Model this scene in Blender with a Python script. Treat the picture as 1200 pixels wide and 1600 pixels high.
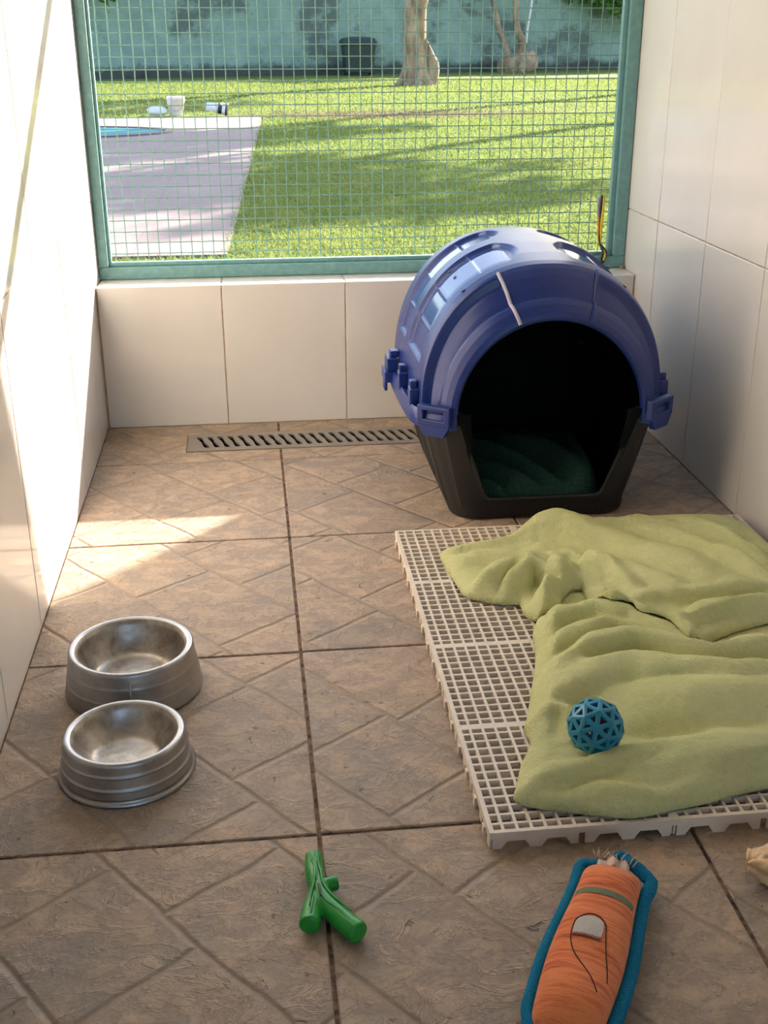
import bpy, bmesh, math, random
import numpy as np
from mathutils import Vector, Matrix, noise

for o in list(bpy.data.objects):
    bpy.data.objects.remove(o)
scene = bpy.context.scene
COL = scene.collection
rnd = random.Random(7)

# ------------------------------------------------------------------ camera
cam_d = bpy.data.cameras.new('camera')
cam = bpy.data.objects.new('camera', cam_d)
COL.objects.link(cam)
cam_d.sensor_fit = 'HORIZONTAL'
cam_d.sensor_width = 36.0
cam_d.lens = 1793.94 / 1200 * 36.0
cam_d.clip_start = 0.05
cam_d.clip_end = 300
Rv = Vector((0.9933681, -0.1149493, -0.0025255))
Uv = Vector((0.0462751, 0.3795991, 0.9239930))
Fv = Vector((0.1052537, 0.9179821, -0.3824010))
M = Matrix((Rv, Uv, -Fv)).transposed().to_4x4()
M.translation = Vector((-0.05088, -2.51599, 0.90240))
cam.matrix_world = M
scene.camera = cam

# ------------------------------------------------------------------ sky, sun, exposure
SUN_D = Vector((-0.899, -1.0, -0.575)).normalized()      # direction the light travels
world = bpy.data.worlds.new('sky')
scene.world = world
world.use_nodes = True
wn = world.node_tree
wn.nodes.clear()
w_out = wn.nodes.new('ShaderNodeOutputWorld')
w_bg = wn.nodes.new('ShaderNodeBackground')
w_sky = wn.nodes.new('ShaderNodeTexSky')
w_sky.sky_type = 'NISHITA'
w_sky.sun_disc = False
w_sky.sun_elevation = math.radians(23)
w_sky.sun_rotation = math.atan2(0.899, 1.0)
w_sky.air_density = 1.0
w_sky.dust_density = 2.0
w_sky.ozone_density = 1.0
w_bg.inputs['Strength'].default_value = 0.40
wn.links.new(w_sky.outputs['Color'], w_bg.inputs['Color'])
wn.links.new(w_bg.outputs['Background'], w_out.inputs['Surface'])

sun_d = bpy.data.lights.new('sun', 'SUN')
sun_d.energy = 15.0
sun_d.color = (1.0, 0.895, 0.745)
sun_d.angle = math.radians(0.6)
sun = bpy.data.objects.new('sun', sun_d)
COL.objects.link(sun)
sun.rotation_euler = SUN_D.to_track_quat('-Z', 'Y').to_euler()

vs = scene.view_settings
vs.view_transform = 'Standard'
vs.look = 'None'
vs.gamma = 1.0
vs.use_curve_mapping = False
vs.exposure = 0.86

# ------------------------------------------------------------------ helpers
def srgb(r, g, b):
    f = lambda c: (c / 12.92 if c <= 0.04045 else ((c + 0.055) / 1.055) ** 2.4)
    return (f(r / 255), f(g / 255), f(b / 255), 1.0)


class NT:
    """small wrapper to write node materials in few lines"""
    def __init__(self, name):
        self.m = bpy.data.materials.new(name)
        self.m.use_nodes = True
        self.t = self.m.node_tree
        self.b = self.t.nodes['Principled BSDF']
        self.out = self.t.nodes['Material Output']

    def n(self, typ, ins=None, **kw):
        nd = self.t.nodes.new('ShaderNode' + typ)
        for k, v in kw.items():
            setattr(nd, k, v)
        for k, v in (ins or {}).items():
            self.set(nd, k, v)
        return nd

    def set(self, nd, k, v):
        s = nd.inputs[k]
        if hasattr(v, 'is_linked'):
            self.t.links.new(v, s)
        else:
            s.default_value = v

    def p(self, **kw):
        for k, v in kw.items():
            self.set(self.b, k.replace('_', ' '), v)
        return self

    def coord(self, kind='Object'):
        return self.n('TexCoord').outputs[kind]

    def noise(self, scale, detail=4, rough=0.55, vec=None, dist=0.0):
        nd = self.n('TexNoise', {'Scale': scale, 'Detail': detail, 'Roughness': rough, 'Distortion': dist})
        self.t.links.new(vec if vec is not None else self.coord(), nd.inputs['Vector'])
        return nd.outputs['Fac']

    def ramp(self, fac, stops, interp='LINEAR'):
        nd = self.n('ValToRGB')
        cr = nd.color_ramp
        cr.interpolation = interp
        while len(cr.elements) > len(stops):
            cr.elements.remove(cr.elements[-1])
        while len(cr.elements) < len(stops):
            cr.elements.new(1.0)
        for e, (p, c) in zip(cr.elements, stops):
            e.position = p
            e.color = c if len(c) == 4 else (*c, 1)
        self.t.links.new(fac, nd.inputs['Fac'])
        return nd.outputs['Color']

    def mix(self, fac, a, b, mode='MIX'):
        nd = self.n('Mix', data_type='RGBA', blend_type=mode)
        for s, v in ((nd.inputs[0], fac), (nd.inputs[6], a), (nd.inputs[7], b)):
            if hasattr(v, 'is_linked'):
                self.t.links.new(v, s)
            else:
                s.default_value = v
        return nd.outputs[2]

    def math(self, op, a, b=0.0, c=None):
        nd = self.n('Math', operation=op)
        for i, v in enumerate((a, b) if c is None else (a, b, c)):
            if hasattr(v, 'is_linked'):
                self.t.links.new(v, nd.inputs[i])
            else:
                nd.inputs[i].default_value = v
        return nd.outputs[0]

    def bump(self, h, strength=0.3, dist=0.002):
        nd = self.n('Bump', {'Strength': strength, 'Distance': dist, 'Height': h})
        self.t.links.new(nd.outputs['Normal'], self.b.inputs['Normal'])
        return nd

    def mapping(self, vec, scale=(1, 1, 1), rot=(0, 0, 0), loc=(0, 0, 0)):
        nd = self.n('Mapping', {'Scale': scale, 'Rotation': rot, 'Location': loc})
        self.t.links.new(vec, nd.inputs['Vector'])
        return nd.outputs['Vector']


W4 = (1, 1, 1, 1)
K4 = (0, 0, 0, 1)


def plain(name, col, rough=0.5, metal=0.0, spec=0.5, nscale=0, namp=0.08, coat=0.0):
    t = NT(name)
    c = srgb(*col)
    if nscale:
        f = t.noise(nscale, 4)
        lo = tuple(max(0, v * (1 - namp)) for v in c[:3]) + (1,)
        hi = tuple(min(1, v * (1 + namp)) for v in c[:3]) + (1,)
        t.p(Base_Color=t.ramp(f, [(0.3, lo), (0.7, hi)]))
    else:
        t.p(Base_Color=c)
    t.p(Roughness=rough, Metallic=metal, Specular_IOR_Level=spec, Coat_Weight=coat)
    return t.m


class MB:
    """mesh builder: collects verts and faces, links ONE mesh object"""
    def __init__(self):
        self.v = []
        self.f = []
        self.mi = []
        self.cur = 0

    def add(self, vs_, fs_):
        o = len(self.v)
        self.v += [tuple(p) for p in vs_]
        self.f += [tuple(i + o for i in f) for f in fs_]
        self.mi += [self.cur] * len(fs_)
        return self

    def box(self, x0, x1, y0, y1, z0, z1):
        return self.add([(x0, y0, z0), (x1, y0, z0), (x1, y1, z0), (x0, y1, z0),
                         (x0, y0, z1), (x1, y0, z1), (x1, y1, z1), (x0, y1, z1)],
                        [(0, 3, 2, 1), (4, 5, 6, 7), (0, 1, 5, 4), (1, 2, 6, 5), (2, 3, 7, 6), (3, 0, 4, 7)])

    def bev_box(self, x0, x1, y0, y1, z0, z1, b):
        """box with all edges chamfered by b"""
        bm = bmesh.new()
        bmesh.ops.create_cube(bm, size=1)
        for v in bm.verts:
            v.co = Vector(((x0 + x1) / 2 + v.co.x * (x1 - x0), (y0 + y1) / 2 + v.co.y * (y1 - y0), (z0 + z1) / 2 + v.co.z * (z1 - z0)))
        bmesh.ops.bevel(bm, geom=bm.edges[:], offset=b, segments=2, affect='EDGES', profile=0.5)
        return self.from_bm(bm)

    def from_bm(self, bm, mat=None):
        bm.verts.index_update()
        vs_ = [(mat @ v.co if mat else v.co) for v in bm.verts]
        fs_ = [[v.index for v in f.verts] for f in bm.faces]
        self.add(vs_, fs_)
        bm.free()
        return self

    def grid(self, P, cu=False, cv=False):
        """P[i][j] points -> quads"""
        nu, nv = len(P), len(P[0])
        o = len(self.v)
        for row in P:
            self.v += [tuple(p) for p in row]
        for i in range(nu if cu else nu - 1):
            for j in range(nv if cv else nv - 1):
                a, b = i, (i + 1) % nu
                c, d = j, (j + 1) % nv
                self.f.append((o + a * nv + c, o + b * nv + c, o + b * nv + d, o + a * nv + d))
                self.mi.append(self.cur)
        return self

    def tube(self, path, r, n=8, cap=True, closed=False, flat=1.0):
        pts = [Vector(p) for p in path]
        k = len(pts)
        rs = r if isinstance(r, (list, tuple)) else [r] * k
        up = None
        rings = []
        for i, p in enumerate(pts):
            if closed:
                t = (pts[(i + 1) % k] - pts[i - 1])
            else:
                t = pts[min(i + 1, k - 1)] - pts[max(i - 1, 0)]
            t = t.normalized() if t.length > 1e-9 else Vector((0, 0, 1))
            if up is None:
                up = t.cross(Vector((0, 0, 1)))
                if up.length < 0.05:
                    up = t.cross(Vector((0, 1, 0)))
                up.normalize()
            up = (up - t * up.dot(t))
            up.normalize()
            w = t.cross(up)
            rings.append([p + (up * math.cos(2 * math.pi * j / n) + w * math.sin(2 * math.pi * j / n) * flat) * rs[i] for j in range(n)])
        o = len(self.v)
        self.grid(rings, cu=closed, cv=True)
        if cap and not closed:
            self.f.append(tuple(o + j for j in range(n)))
            self.f.append(tuple(o + (k - 1) * n + n - 1 - j for j in range(n)))
            self.mi += [self.cur] * 2
        return self

    def lathe(self, prof, n=64, c=(0, 0, 0)):
        rings = [[(c[0] + r * math.cos(2 * math.pi * j / n), c[1] + r * math.sin(2 * math.pi * j / n), c[2] + z) for j in range(n)] for r, z in prof]
        return self.grid(rings, cv=True)

    def mesh(self, name):
        me = bpy.data.meshes.new(name)
        me.from_pydata([tuple(p) for p in self.v], [], self.f)
        me.update()
        bm = bmesh.new()
        bm.from_mesh(me)
        bmesh.ops.recalc_face_normals(bm, faces=bm.faces)
        bm.to_mesh(me)
        bm.free()
        return me

    def build(self, name, mat, parent=None, smooth=False, loc=None):
        me = self.mesh(name)
        for m_ in (mat if isinstance(mat, (list, tuple)) else [mat]):
            me.materials.append(m_)
        if len(me.materials) > 1 and len(self.mi) == len(me.polygons):
            me.polygons.foreach_set('material_index', self.mi)
        if smooth:
            me.polygons.foreach_set('use_smooth', [True] * len(me.polygons))
        return link(name, me, parent, loc)


def link(name, me, parent=None, loc=None):
    o = bpy.data.objects.new(name, me)
    COL.objects.link(o)
    if parent is not None:
        o.parent = parent
    if loc is not None:
        o.location = loc
    return o


def tag(o, label=None, cat=None, group=None, kind=None):
    for k, v in (('label', label), ('category', cat), ('group', group), ('kind', kind)):
        if v:
            o[k] = v
    return o


def empty(name, loc, label=None, cat=None, group=None, kind=None):
    o = bpy.data.objects.new(name, None)
    o.empty_display_size = 0.05
    COL.objects.link(o)
    o.location = loc
    return tag(o, label, cat, group, kind)


def smooth_angle(o, deg=35):
    me = o.data
    me.polygons.foreach_set('use_smooth', [True] * len(me.polygons))
    bm = bmesh.new()
    bm.from_mesh(me)
    lim = math.radians(deg)
    for e in bm.edges:
        e.smooth = (len(e.link_faces) == 2 and e.calc_face_angle(0) < lim)
    bm.to_mesh(me)
    bm.free()


def shift(o_mb, dx, dy, dz):
    o_mb.v = [(x + dx, y + dy, z + dz) for x, y, z in o_mb.v]
    return o_mb


def catmull(pts, n=6):
    P = [Vector(p) for p in pts]
    out = []
    for i in range(len(P) - 1):
        a, b, c, d = P[max(i - 1, 0)], P[i], P[i + 1], P[min(i + 2, len(P) - 1)]
        for k in range(n):
            t = k / n
            out.append(0.5 * ((2 * b) + (c - a) * t + (2 * a - 5 * b + 4 * c - d) * t * t + (3 * b - a - 3 * c + d) * t ** 3))
    out.append(P[-1])
    return out


# ------------------------------------------------------------------ materials
def mat_floor_tile():
    t = NT('slate_look_tile')
    oi = t.n('ObjectInfo')
    rv = t.n('CombineXYZ', {'X': t.math('MULTIPLY', oi.outputs['Random'], 37.0), 'Y': t.math('MULTIPLY', oi.outputs['Random'], 91.0), 'Z': 0.0}).outputs[0]
    co = t.n('VectorMath', {0: t.coord(), 1: rv}, operation='ADD').outputs[0]
    warp = t.n('TexNoise', {'Scale': 9.0, 'Detail': 3.0})
    t.t.links.new(co, warp.inputs['Vector'])
    wv = t.n('VectorMath', {0: warp.outputs['Color'], 1: (0.016, 0.016, 0.0)}, operation='MULTIPLY').outputs[0]
    cw = t.n('VectorMath', {0: co, 1: wv}, operation='ADD').outputs[0]
    # printed flagstones at 45 degrees
    br = t.n('TexBrick', {'Color1': (0.15, 0.15, 0.15, 1), 'Color2': (0.95, 0.95, 0.95, 1), 'Mortar': (0, 0, 0, 1),
                          'Scale': 1.0, 'Mortar Size': 0.0075, 'Mortar Smooth': 1.0, 'Bias': 0.0,
                          'Brick Width': 0.24, 'Row Height': 0.165}, offset=0.4, squash=0.72, squash_frequency=2)
    t.t.links.new(t.mapping(cw, rot=(0, 0, math.radians(52))), br.inputs['Vector'])
    big = t.noise(5.5, 5, 0.6, co, 0.6)
    mid = t.noise(22, 6, 0.65, t.mapping(co, scale=(1.0, 1.35, 1), rot=(0, 0, 0.7)), 0.5)
    fine = t.noise(150, 5, 0.7, co)
    c = t.ramp(big, [(0.28, srgb(148, 140, 134)), (0.42, srgb(180, 164, 150)), (0.58, srgb(202, 180, 158)), (0.78, srgb(170, 150, 132))])
    c = t.mix(0.5, c, t.ramp(mid, [(0.3, srgb(104, 96, 92)), (0.5, srgb(172, 152, 136)), (0.7, srgb(214, 190, 164))]))
    c = t.mix(t.ramp(t.noise(7.5, 5, 0.6, t.mapping(co, loc=(3.1, 1.7, 0)), 0.8), [(0.5, K4), (0.66, (.55, .55, .55, 1))]), c, srgb(146, 143, 142))
    c = t.mix(0.20, c, t.ramp(br.outputs['Color'], [(0.0, srgb(120, 105, 92)), (0.5, srgb(164, 152, 142)), (1.0, srgb(206, 178, 146))]))
    c = t.mix(t.math('MULTIPLY', br.outputs['Fac'], 0.45), c, srgb(158, 142, 126))
    pits = t.ramp(t.noise(46, 3, 0.6, co, 0.6), [(0.27, W4), (0.33, K4)])
    c = t.mix(t.math('MULTIPLY', pits, 0.5), c, srgb(78, 62, 52))
    vein = t.n('TexNoise', {'Scale': 10.0, 'Detail': 6.0, 'Roughness': 0.6, 'Distortion': 1.3})
    t.t.links.new(t.mapping(co, loc=(7.7, 2.2, 0), scale=(1, 1.5, 1)), vein.inputs['Vector'])
    vl = t.ramp(vein.outputs['Fac'], [(0.475, K4), (0.497, W4), (0.503, W4), (0.525, K4)])
    stone = t.math('SUBTRACT', 1.0, br.outputs['Fac'])
    c = t.mix(t.math('MULTIPLY', t.math('MULTIPLY', vl, stone), 0.30), c, srgb(222, 204, 184))
    vd = t.ramp(mid, [(0.445, K4), (0.47, W4), (0.495, K4)])
    c = t.mix(t.math('MULTIPLY', t.math('MULTIPLY', vd, stone), 0.32), c, srgb(104, 90, 80))
    c = t.mix(0.5, c, t.ramp(fine, [(0.3, (0.25, 0.22, 0.2, 1)), (0.7, (0.5, 0.45, 0.38, 1))]), 'OVERLAY')
    t.p(Base_Color=c, Roughness=t.ramp(mid, [(0.2, (0.5, 0.5, 0.5, 1)), (0.8, (0.68, 0.68, 0.68, 1))]), Specular_IOR_Level=0.35)
    rid = t.n('TexNoise', {'Scale': 13.0, 'Detail': 7.0, 'Roughness': 0.62, 'Distortion': 1.6})
    rid.noise_type = 'RIDGED_MULTIFRACTAL'
    t.t.links.new(t.mapping(cw, scale=(1, 1.7, 1), rot=(0, 0, 0.5)), rid.inputs['Vector'])
    h = t.math('ADD', t.math('MULTIPLY', mid, 0.7), t.math('MULTIPLY', fine, 0.12))
    h = t.math('ADD', h, t.math('MULTIPLY', rid.outputs['Fac'], 0.20))
    h = t.math('ADD', h, t.math('MULTIPLY', vl, 0.16))
    h = t.math('MULTIPLY', h, t.math('ADD', t.math('MULTIPLY', stone, 0.9), 0.1))
    h = t.math('ADD', h, t.math('MULTIPLY', stone, 0.10))
    h = t.math('SUBTRACT', h, t.math('MULTIPLY', pits, 0.3))
    t.bump(h, 0.85, 0.006)
    return t.m


def mat_grout(name, a, b):
    t = NT(name)
    f = t.noise(45, 5, 0.7)
    t.p(Base_Color=t.ramp(f, [(0.4, srgb(*a)), (0.56, srgb(*b))]), Roughness=0.9)
    t.bump(t.noise(220, 4), 0.5, 0.002)
    return t.m


def mat_wall_tile():
    t = NT('white_glazed_tile')
    f = t.noise(3.0, 3)
    t.p(Base_Color=t.ramp(f, [(0.3, srgb(214, 208, 202)), (0.7, srgb(222, 217, 212))]), Roughness=0.10, Specular_IOR_Level=0.5)
    t.bump(t.noise(7, 2), 0.05, 0.003)
    return t.m


def mat_teal():
    t = NT('teal_enamel_paint')
    f = t.noise(60, 5)
    c = t.ramp(f, [(0.3, srgb(98, 142, 144)), (0.6, srgb(112, 156, 156)), (0.78, srgb(126, 170, 168))])
    t.p(Base_Color=c, Roughness=0.38)
    t.bump(t.noise(160, 3), 0.15, 0.001)
    return t.m


def mat_garden_wall():
    t = NT('stained_teal_plaster')
    co = t.coord()
    big = t.noise(0.55, 6, 0.65, t.mapping(co, scale=(1, 1, 1.3)))
    med = t.noise(2.3, 6, 0.7, co)
    z = t.n('SeparateXYZ', {0: co}).outputs['Z']
    c = t.ramp(med, [(0.3, srgb(120, 156, 148)), (0.6, srgb(144, 182, 172)), (0.8, srgb(158, 194, 184))])
    st = t.ramp(t.math('ADD', t.math('MULTIPLY', big, 0.7), t.math('MULTIPLY', med, 0.3)), [(0.505, K4), (0.575, W4)])
    c = t.mix(t.math('MULTIPLY', st, 0.75), c, srgb(74, 84, 84))
    base = t.ramp(t.math('ADD', z, t.math('MULTIPLY', med, 0.5)), [(0.42, W4), (0.58, K4)])
    c = t.mix(t.math('MULTIPLY', base, 0.85), c, srgb(46, 44, 42))
    c = t.mix(1.0, c, (0.80, 0.68, 0.66, 1), 'MULTIPLY')
    t.p(Base_Color=c, Roughness=0.85)
    t.bump(t.noise(12, 5), 0.4, 0.02)
    return t.m


def mat_lawn(name, transl=False):
    t = NT(name)
    geo = t.n('NewGeometry').outputs['Position']
    big = t.noise(0.45, 4, 0.6, geo)
    med = t.noise(3.2, 5, 0.65, geo)
    fine = t.noise(60, 3, 0.7, geo)
    c = t.ramp(big, [(0.3, srgb(136, 172, 66)), (0.5, srgb(160, 192, 74)), (0.7, srgb(184, 200, 84))])
    c = t.mix(0.4, c, t.ramp(med, [(0.3, srgb(112, 156, 58)), (0.55, srgb(164, 190, 76)), (0.75, srgb(196, 192, 112))]))
    c = t.mix(0.35, c, t.ramp(fine, [(0.3, srgb(96, 140, 48)), (0.7, srgb(196, 214, 100))]))
    # worn brown earth round the big tree and along the deck's far edge
    d = t.n('VectorMath', {0: geo, 1: (1.9, 13.4, -0.05)}, operation='SUBTRACT').outputs[0]
    d = t.n('VectorMath', {0: d, 1: (0.42, 1.0, 1.0)}, operation='MULTIPLY').outputs[0]
    d = t.n('VectorMath', {0: d}, operation='LENGTH').outputs['Value']
    worn = t.ramp(t.math('ADD', d, t.math('MULTIPLY', med, 1.2)), [(0.0, W4), (0.75, W4), (1.0, K4)])
    mr = t.n('MapRange', {'Value': t.math('ADD', d, t.math('MULTIPLY', med, 1.4)), 'From Min': 1.0, 'From Max': 1.9, 'To Min': 0.8, 'To Max': 0.0})
    c = t.mix(mr.outputs[0], c, srgb(150, 128, 84))
    c = t.mix(1.0, c, (0.50, 0.45, 0.85, 1) if transl else (0.36, 0.33, 0.42, 1), 'MULTIPLY')
    t.p(Base_Color=c, Roughness=0.8, Specular_IOR_Level=0.2)
    if transl:
        tr = t.n('BsdfTranslucent', {'Color': c})
        mx = t.n('MixShader', {0: 0.5})
        t.t.links.new(t.b.outputs[0], mx.inputs[1])
        t.t.links.new(tr.outputs[0], mx.inputs[2])
        t.t.links.new(mx.outputs[0], t.out.inputs['Surface'])
    else:
        t.bump(t.math('ADD', fine, t.noise(14, 4, 0.7, geo)), 0.8, 0.04)
    return t.m


def mat_deck():
    t = NT('pink_stone_deck')
    co = t.coord()
    f = t.noise(1.2, 5, 0.6, co)
    g = t.noise(14, 5, 0.7, co)
    c = t.ramp(f, [(0.3, srgb(188, 168, 164)), (0.7, srgb(212, 192, 184))])
    c = t.mix(0.3, c, t.ramp(g, [(0.3, srgb(166, 148, 146)), (0.7, srgb(222, 206, 198))]))
    br = t.n('TexBrick', {'Color1': W4, 'Color2': W4, 'Mortar': K4, 'Scale': 1.0, 'Mortar Size': 0.006, 'Brick Width': 0.6, 'Row Height': 0.6}, offset=0.0)
    t.t.links.new(co, br.inputs['Vector'])
    c = t.mix(t.math('MULTIPLY', br.outputs['Fac'], 0.25), c, srgb(140, 120, 116))
    c = t.mix(1.0, c, (0.27, 0.255, 0.27, 1), 'MULTIPLY')
    t.p(Base_Color=c, Roughness=0.8)
    return t.m


def mat_bark():
    t = NT('flaking_bark')
    co = t.coord()
    f = t.noise(5, 6, 0.65, t.mapping(co, scale=(1, 1, 0.35)))
    t.p(Base_Color=t.ramp(f, [(0.3, srgb(96, 72, 54)), (0.5, srgb(150, 124, 98)), (0.7, srgb(186, 164, 136))]), Roughness=0.9)
    t.bump(t.noise(18, 5, 0.7, t.mapping(co, scale=(1, 1, 0.3))), 0.8, 0.05)
    return t.m


def mat_leaf():
    t = NT('leaf_green')
    f = t.noise(3.0, 3)
    c = t.ramp(f, [(0.3, srgb(52, 92, 34)), (0.7, srgb(110, 148, 60))])
    t.p(Base_Color=c, Roughness=0.5)
    tr = t.n('BsdfTranslucent', {'Color': c})
    mx = t.n('MixShader', {0: 0.35})
    t.t.links.new(t.b.outputs[0], mx.inputs[1])
    t.t.links.new(tr.outputs[0], mx.inputs[2])
    t.t.links.new(mx.outputs[0], t.out.inputs['Surface'])
    return t.m


def mat_blanket():
    t = NT('lime_fleece')
    co = t.coord()
    big = t.noise(9, 4, 0.6, co)
    fine = t.noise(420, 3, 0.7, co)
    med = t.noise(95, 4, 0.7, co)
    c = t.ramp(big, [(0.3, srgb(224, 226, 160)), (0.7, srgb(240, 238, 182))])
    c = t.mix(0.25, c, t.ramp(med, [(0.3, srgb(200, 206, 132)), (0.7, srgb(246, 244, 190))]))
    # faint bluish worn spots
    st = t.ramp(t.noise(6.0, 3, 0.6, t.mapping(co, loc=(2.1, 0.4, 0))), [(0.62, K4), (0.75, W4)])
    c = t.mix(t.math('MULTIPLY', st, 0.35), c, srgb(176, 196, 150))
    t.p(Base_Color=c, Roughness=0.95, Specular_IOR_Level=0.1, Sheen_Weight=0.35, Sheen_Roughness=0.4)
    t.set(t.b, 'Sheen Tint', srgb(225, 228, 170))
    t.bump(t.math('ADD', t.math('MULTIPLY', fine, 0.7), med), 1.0, 0.006)
    return t.m


def mat_aluminium():
    t = NT('brushed_aluminium')
    co = t.coord()
    z = t.n('SeparateXYZ', {0: co}).outputs['Z']
    cz = t.n('CombineXYZ', {'X': 0.0, 'Y': 0.0, 'Z': z}).outputs[0]
    lines = t.noise(900, 2, 0.6, cz)
    blot = t.noise(28, 4, 0.6, co)
    c = t.ramp(blot, [(0.3, srgb(150, 151, 153)), (0.7, srgb(180, 181, 184))])
    t.p(Base_Color=c, Metallic=1.0, Roughness=t.ramp(blot, [(0.3, (0.34, 0.34, 0.34, 1)), (0.7, (0.46, 0.46, 0.46, 1))]))
    t.bump(lines, 0.25, 0.0006)
    return t.m


def mat_bowl_inside():
    t = NT('stained_aluminium')
    co = t.coord()
    blot = t.noise(34, 5, 0.65, co, 0.5)
    c = t.ramp(blot, [(0.3, srgb(138, 124, 108)), (0.5, srgb(172, 166, 158)), (0.7, srgb(190, 190, 192))])
    t.p(Base_Color=c, Metallic=0.85, Roughness=0.38)
    t.bump(t.noise(60, 3), 0.08, 0.001)
    return t.m


def mat_carrot():
    t = NT('orange_striped_plush')
    co = t.coord()
    wv = t.n('TexNoise', {'Scale': 1.0, 'Detail': 5.0, 'Roughness': 0.6, 'Distortion': 0.3})
    t.t.links.new(t.mapping(co, scale=(16, 150, 16)), wv.inputs['Vector'])
    c = t.ramp(wv.outputs['Fac'], [(0.3, srgb(184, 84, 50)), (0.45, srgb(226, 120, 74)), (0.58, srgb(240, 146, 92)), (0.74, srgb(214, 92, 70))])
    t.p(Base_Color=c, Roughness=0.95, Specular_IOR_Level=0.1, Sheen_Weight=0.2)
    t.bump(t.noise(700, 3), 0.6, 0.002)
    return t.m


def mat_fabric(name, a, b, scale=300):
    t = NT(name)
    f = t.noise(scale, 4, 0.7)
    t.p(Base_Color=t.ramp(f, [(0.3, srgb(*a)), (0.7, srgb(*b))]), Roughness=0.95, Specular_IOR_Level=0.1)
    t.bump(f, 0.7, 0.003)
    return t.m


def mat_blue_shell():
    t = NT('navy_blue_plastic')
    f = t.noise(14, 4)
    t.p(Base_Color=t.ramp(f, [(0.3, srgb(20, 42, 110)), (0.7, srgb(26, 50, 122))]), Roughness=0.33, Specular_IOR_Level=0.5)
    t.bump(t.noise(500, 2), 0.06, 0.0006)
    return t.m


def mat_chew():
    t = NT('rawhide')
    f = t.noise(38, 5, 0.6)
    t.p(Base_Color=t.ramp(f, [(0.3, srgb(206, 164, 118)), (0.6, srgb(240, 206, 164)), (0.8, srgb(248, 224, 190))]), Roughness=0.6)
    t.bump(t.noise(90, 4), 0.5, 0.003)
    return t.m


def mat_water():
    t = NT('pool_water')
    t.p(Base_Color=srgb(96, 168, 190), Roughness=0.08, IOR=1.33)
    t.bump(t.noise(6, 3), 0.15, 0.02)
    return t.m


M_tile = mat_floor_tile()
M_grout = mat_grout('dirty_floor_grout', (52, 38, 30), (132, 102, 80))
M_wgrout = mat_grout('tan_wall_grout', (168, 138, 112), (188, 162, 138))
M_wtile = mat_wall_tile()
M_teal = mat_teal()
M_wire = plain('galvanised_teal_wire', (112, 148, 138), 0.5, 0.2, nscale=90)
M_gwall = mat_garden_wall()
M_lawn = mat_lawn('lawn_turf')
M_blade = mat_lawn('grass_blade', True)
M_deck = mat_deck()
M_bark = mat_bark()
M_leaf = mat_leaf()
M_plaster = plain('white_plaster', (226, 220, 210), 0.85, nscale=12)
M_ceil = plain('white_ceiling_paint', (232, 226, 216), 0.9, nscale=8)
M_fleece = mat_blanket()
M_alu = mat_aluminium()
M_bowlin = mat_bowl_inside()
M_blue = mat_blue_shell()
M_worn = plain('scuffed_pale_plastic', (176, 172, 190), 0.6, nscale=60)
M_pane = plain('glossy_navy_plastic', (54, 76, 138), 0.10, spec=0.7, nscale=20)
M_black = plain('matt_black_plastic', (24, 23, 23), 0.55, nscale=40, namp=0.1)
M_inner_shade = plain('dull_black_inner_shade', (11, 12, 13), 0.85, spec=0.15, nscale=30)  # inner faces blacked: the crate's interior shade is put into the colour
M_darkgreen = mat_fabric('dark_green_fleece', (36, 60, 52), (52, 80, 70), 160)
M_white = plain('off_white_plastic', (226, 212, 196), 0.5, nscale=30, namp=0.05)
M_steel = plain('brushed_steel', (176, 168, 158), 0.38, 0.85, nscale=160)
M_pit = plain('dark_drain_channel', (30, 26, 22), 0.9, nscale=30)
M_rubber = plain('teal_rubber', (28, 128, 158), 0.42, nscale=60)
M_treat = plain('brown_treat', (150, 92, 74), 0.7, nscale=90, namp=0.25)
M_green = plain('green_rubber', (30, 150, 54), 0.40, nscale=30)
M_carrot = mat_carrot()
M_trim = mat_fabric('teal_blue_trim', (18, 100, 138), (40, 140, 178), 420)
M_band = mat_fabric('grey_green_band', (110, 126, 100), (150, 158, 134), 600)
M_patch = mat_fabric('white_patch', (204, 196, 186), (228, 222, 212), 700)
M_redthread = plain('red_thread', (196, 58, 50), 0.9, nscale=300)
M_blackthread = plain('dark_thread', (52, 34, 30), 0.9, nscale=300)
M_fray = mat_fabric('frayed_pink_grey', (196, 164, 150), (232, 208, 194), 500)
M_chew = mat_chew()
M_water = mat_water()
M_bin = plain('dark_green_bin_plastic', (38, 52, 50), 0.5, nscale=6)
M_bucket = plain('pinkish_white_plastic', (226, 208, 202), 0.5, nscale=15)
M_sack = plain('pale_grey_plastic', (216, 212, 212), 0.6, nscale=15)
M_dark = plain('dark_plastic', (36, 38, 44), 0.5, nscale=15)
M_yellow = plain('yellow_cord', (226, 200, 52), 0.6, nscale=300)
M_orange = plain('orange_cord', (214, 132, 54), 0.6, nscale=300)
M_violet = plain('grey_violet_cord', (146, 140, 168), 0.6, nscale=300)
M_blackcord = plain('black_cord', (40, 36, 34), 0.6, nscale=300)
M_rust = mat_bark()

# ------------------------------------------------------------------ room
XL, XR, YB, HW = -0.4222, 0.905, 0.276, 0.351
YR, ZC = -4.2, 2.35
WT = 0.008          # wall tile thickness


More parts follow.
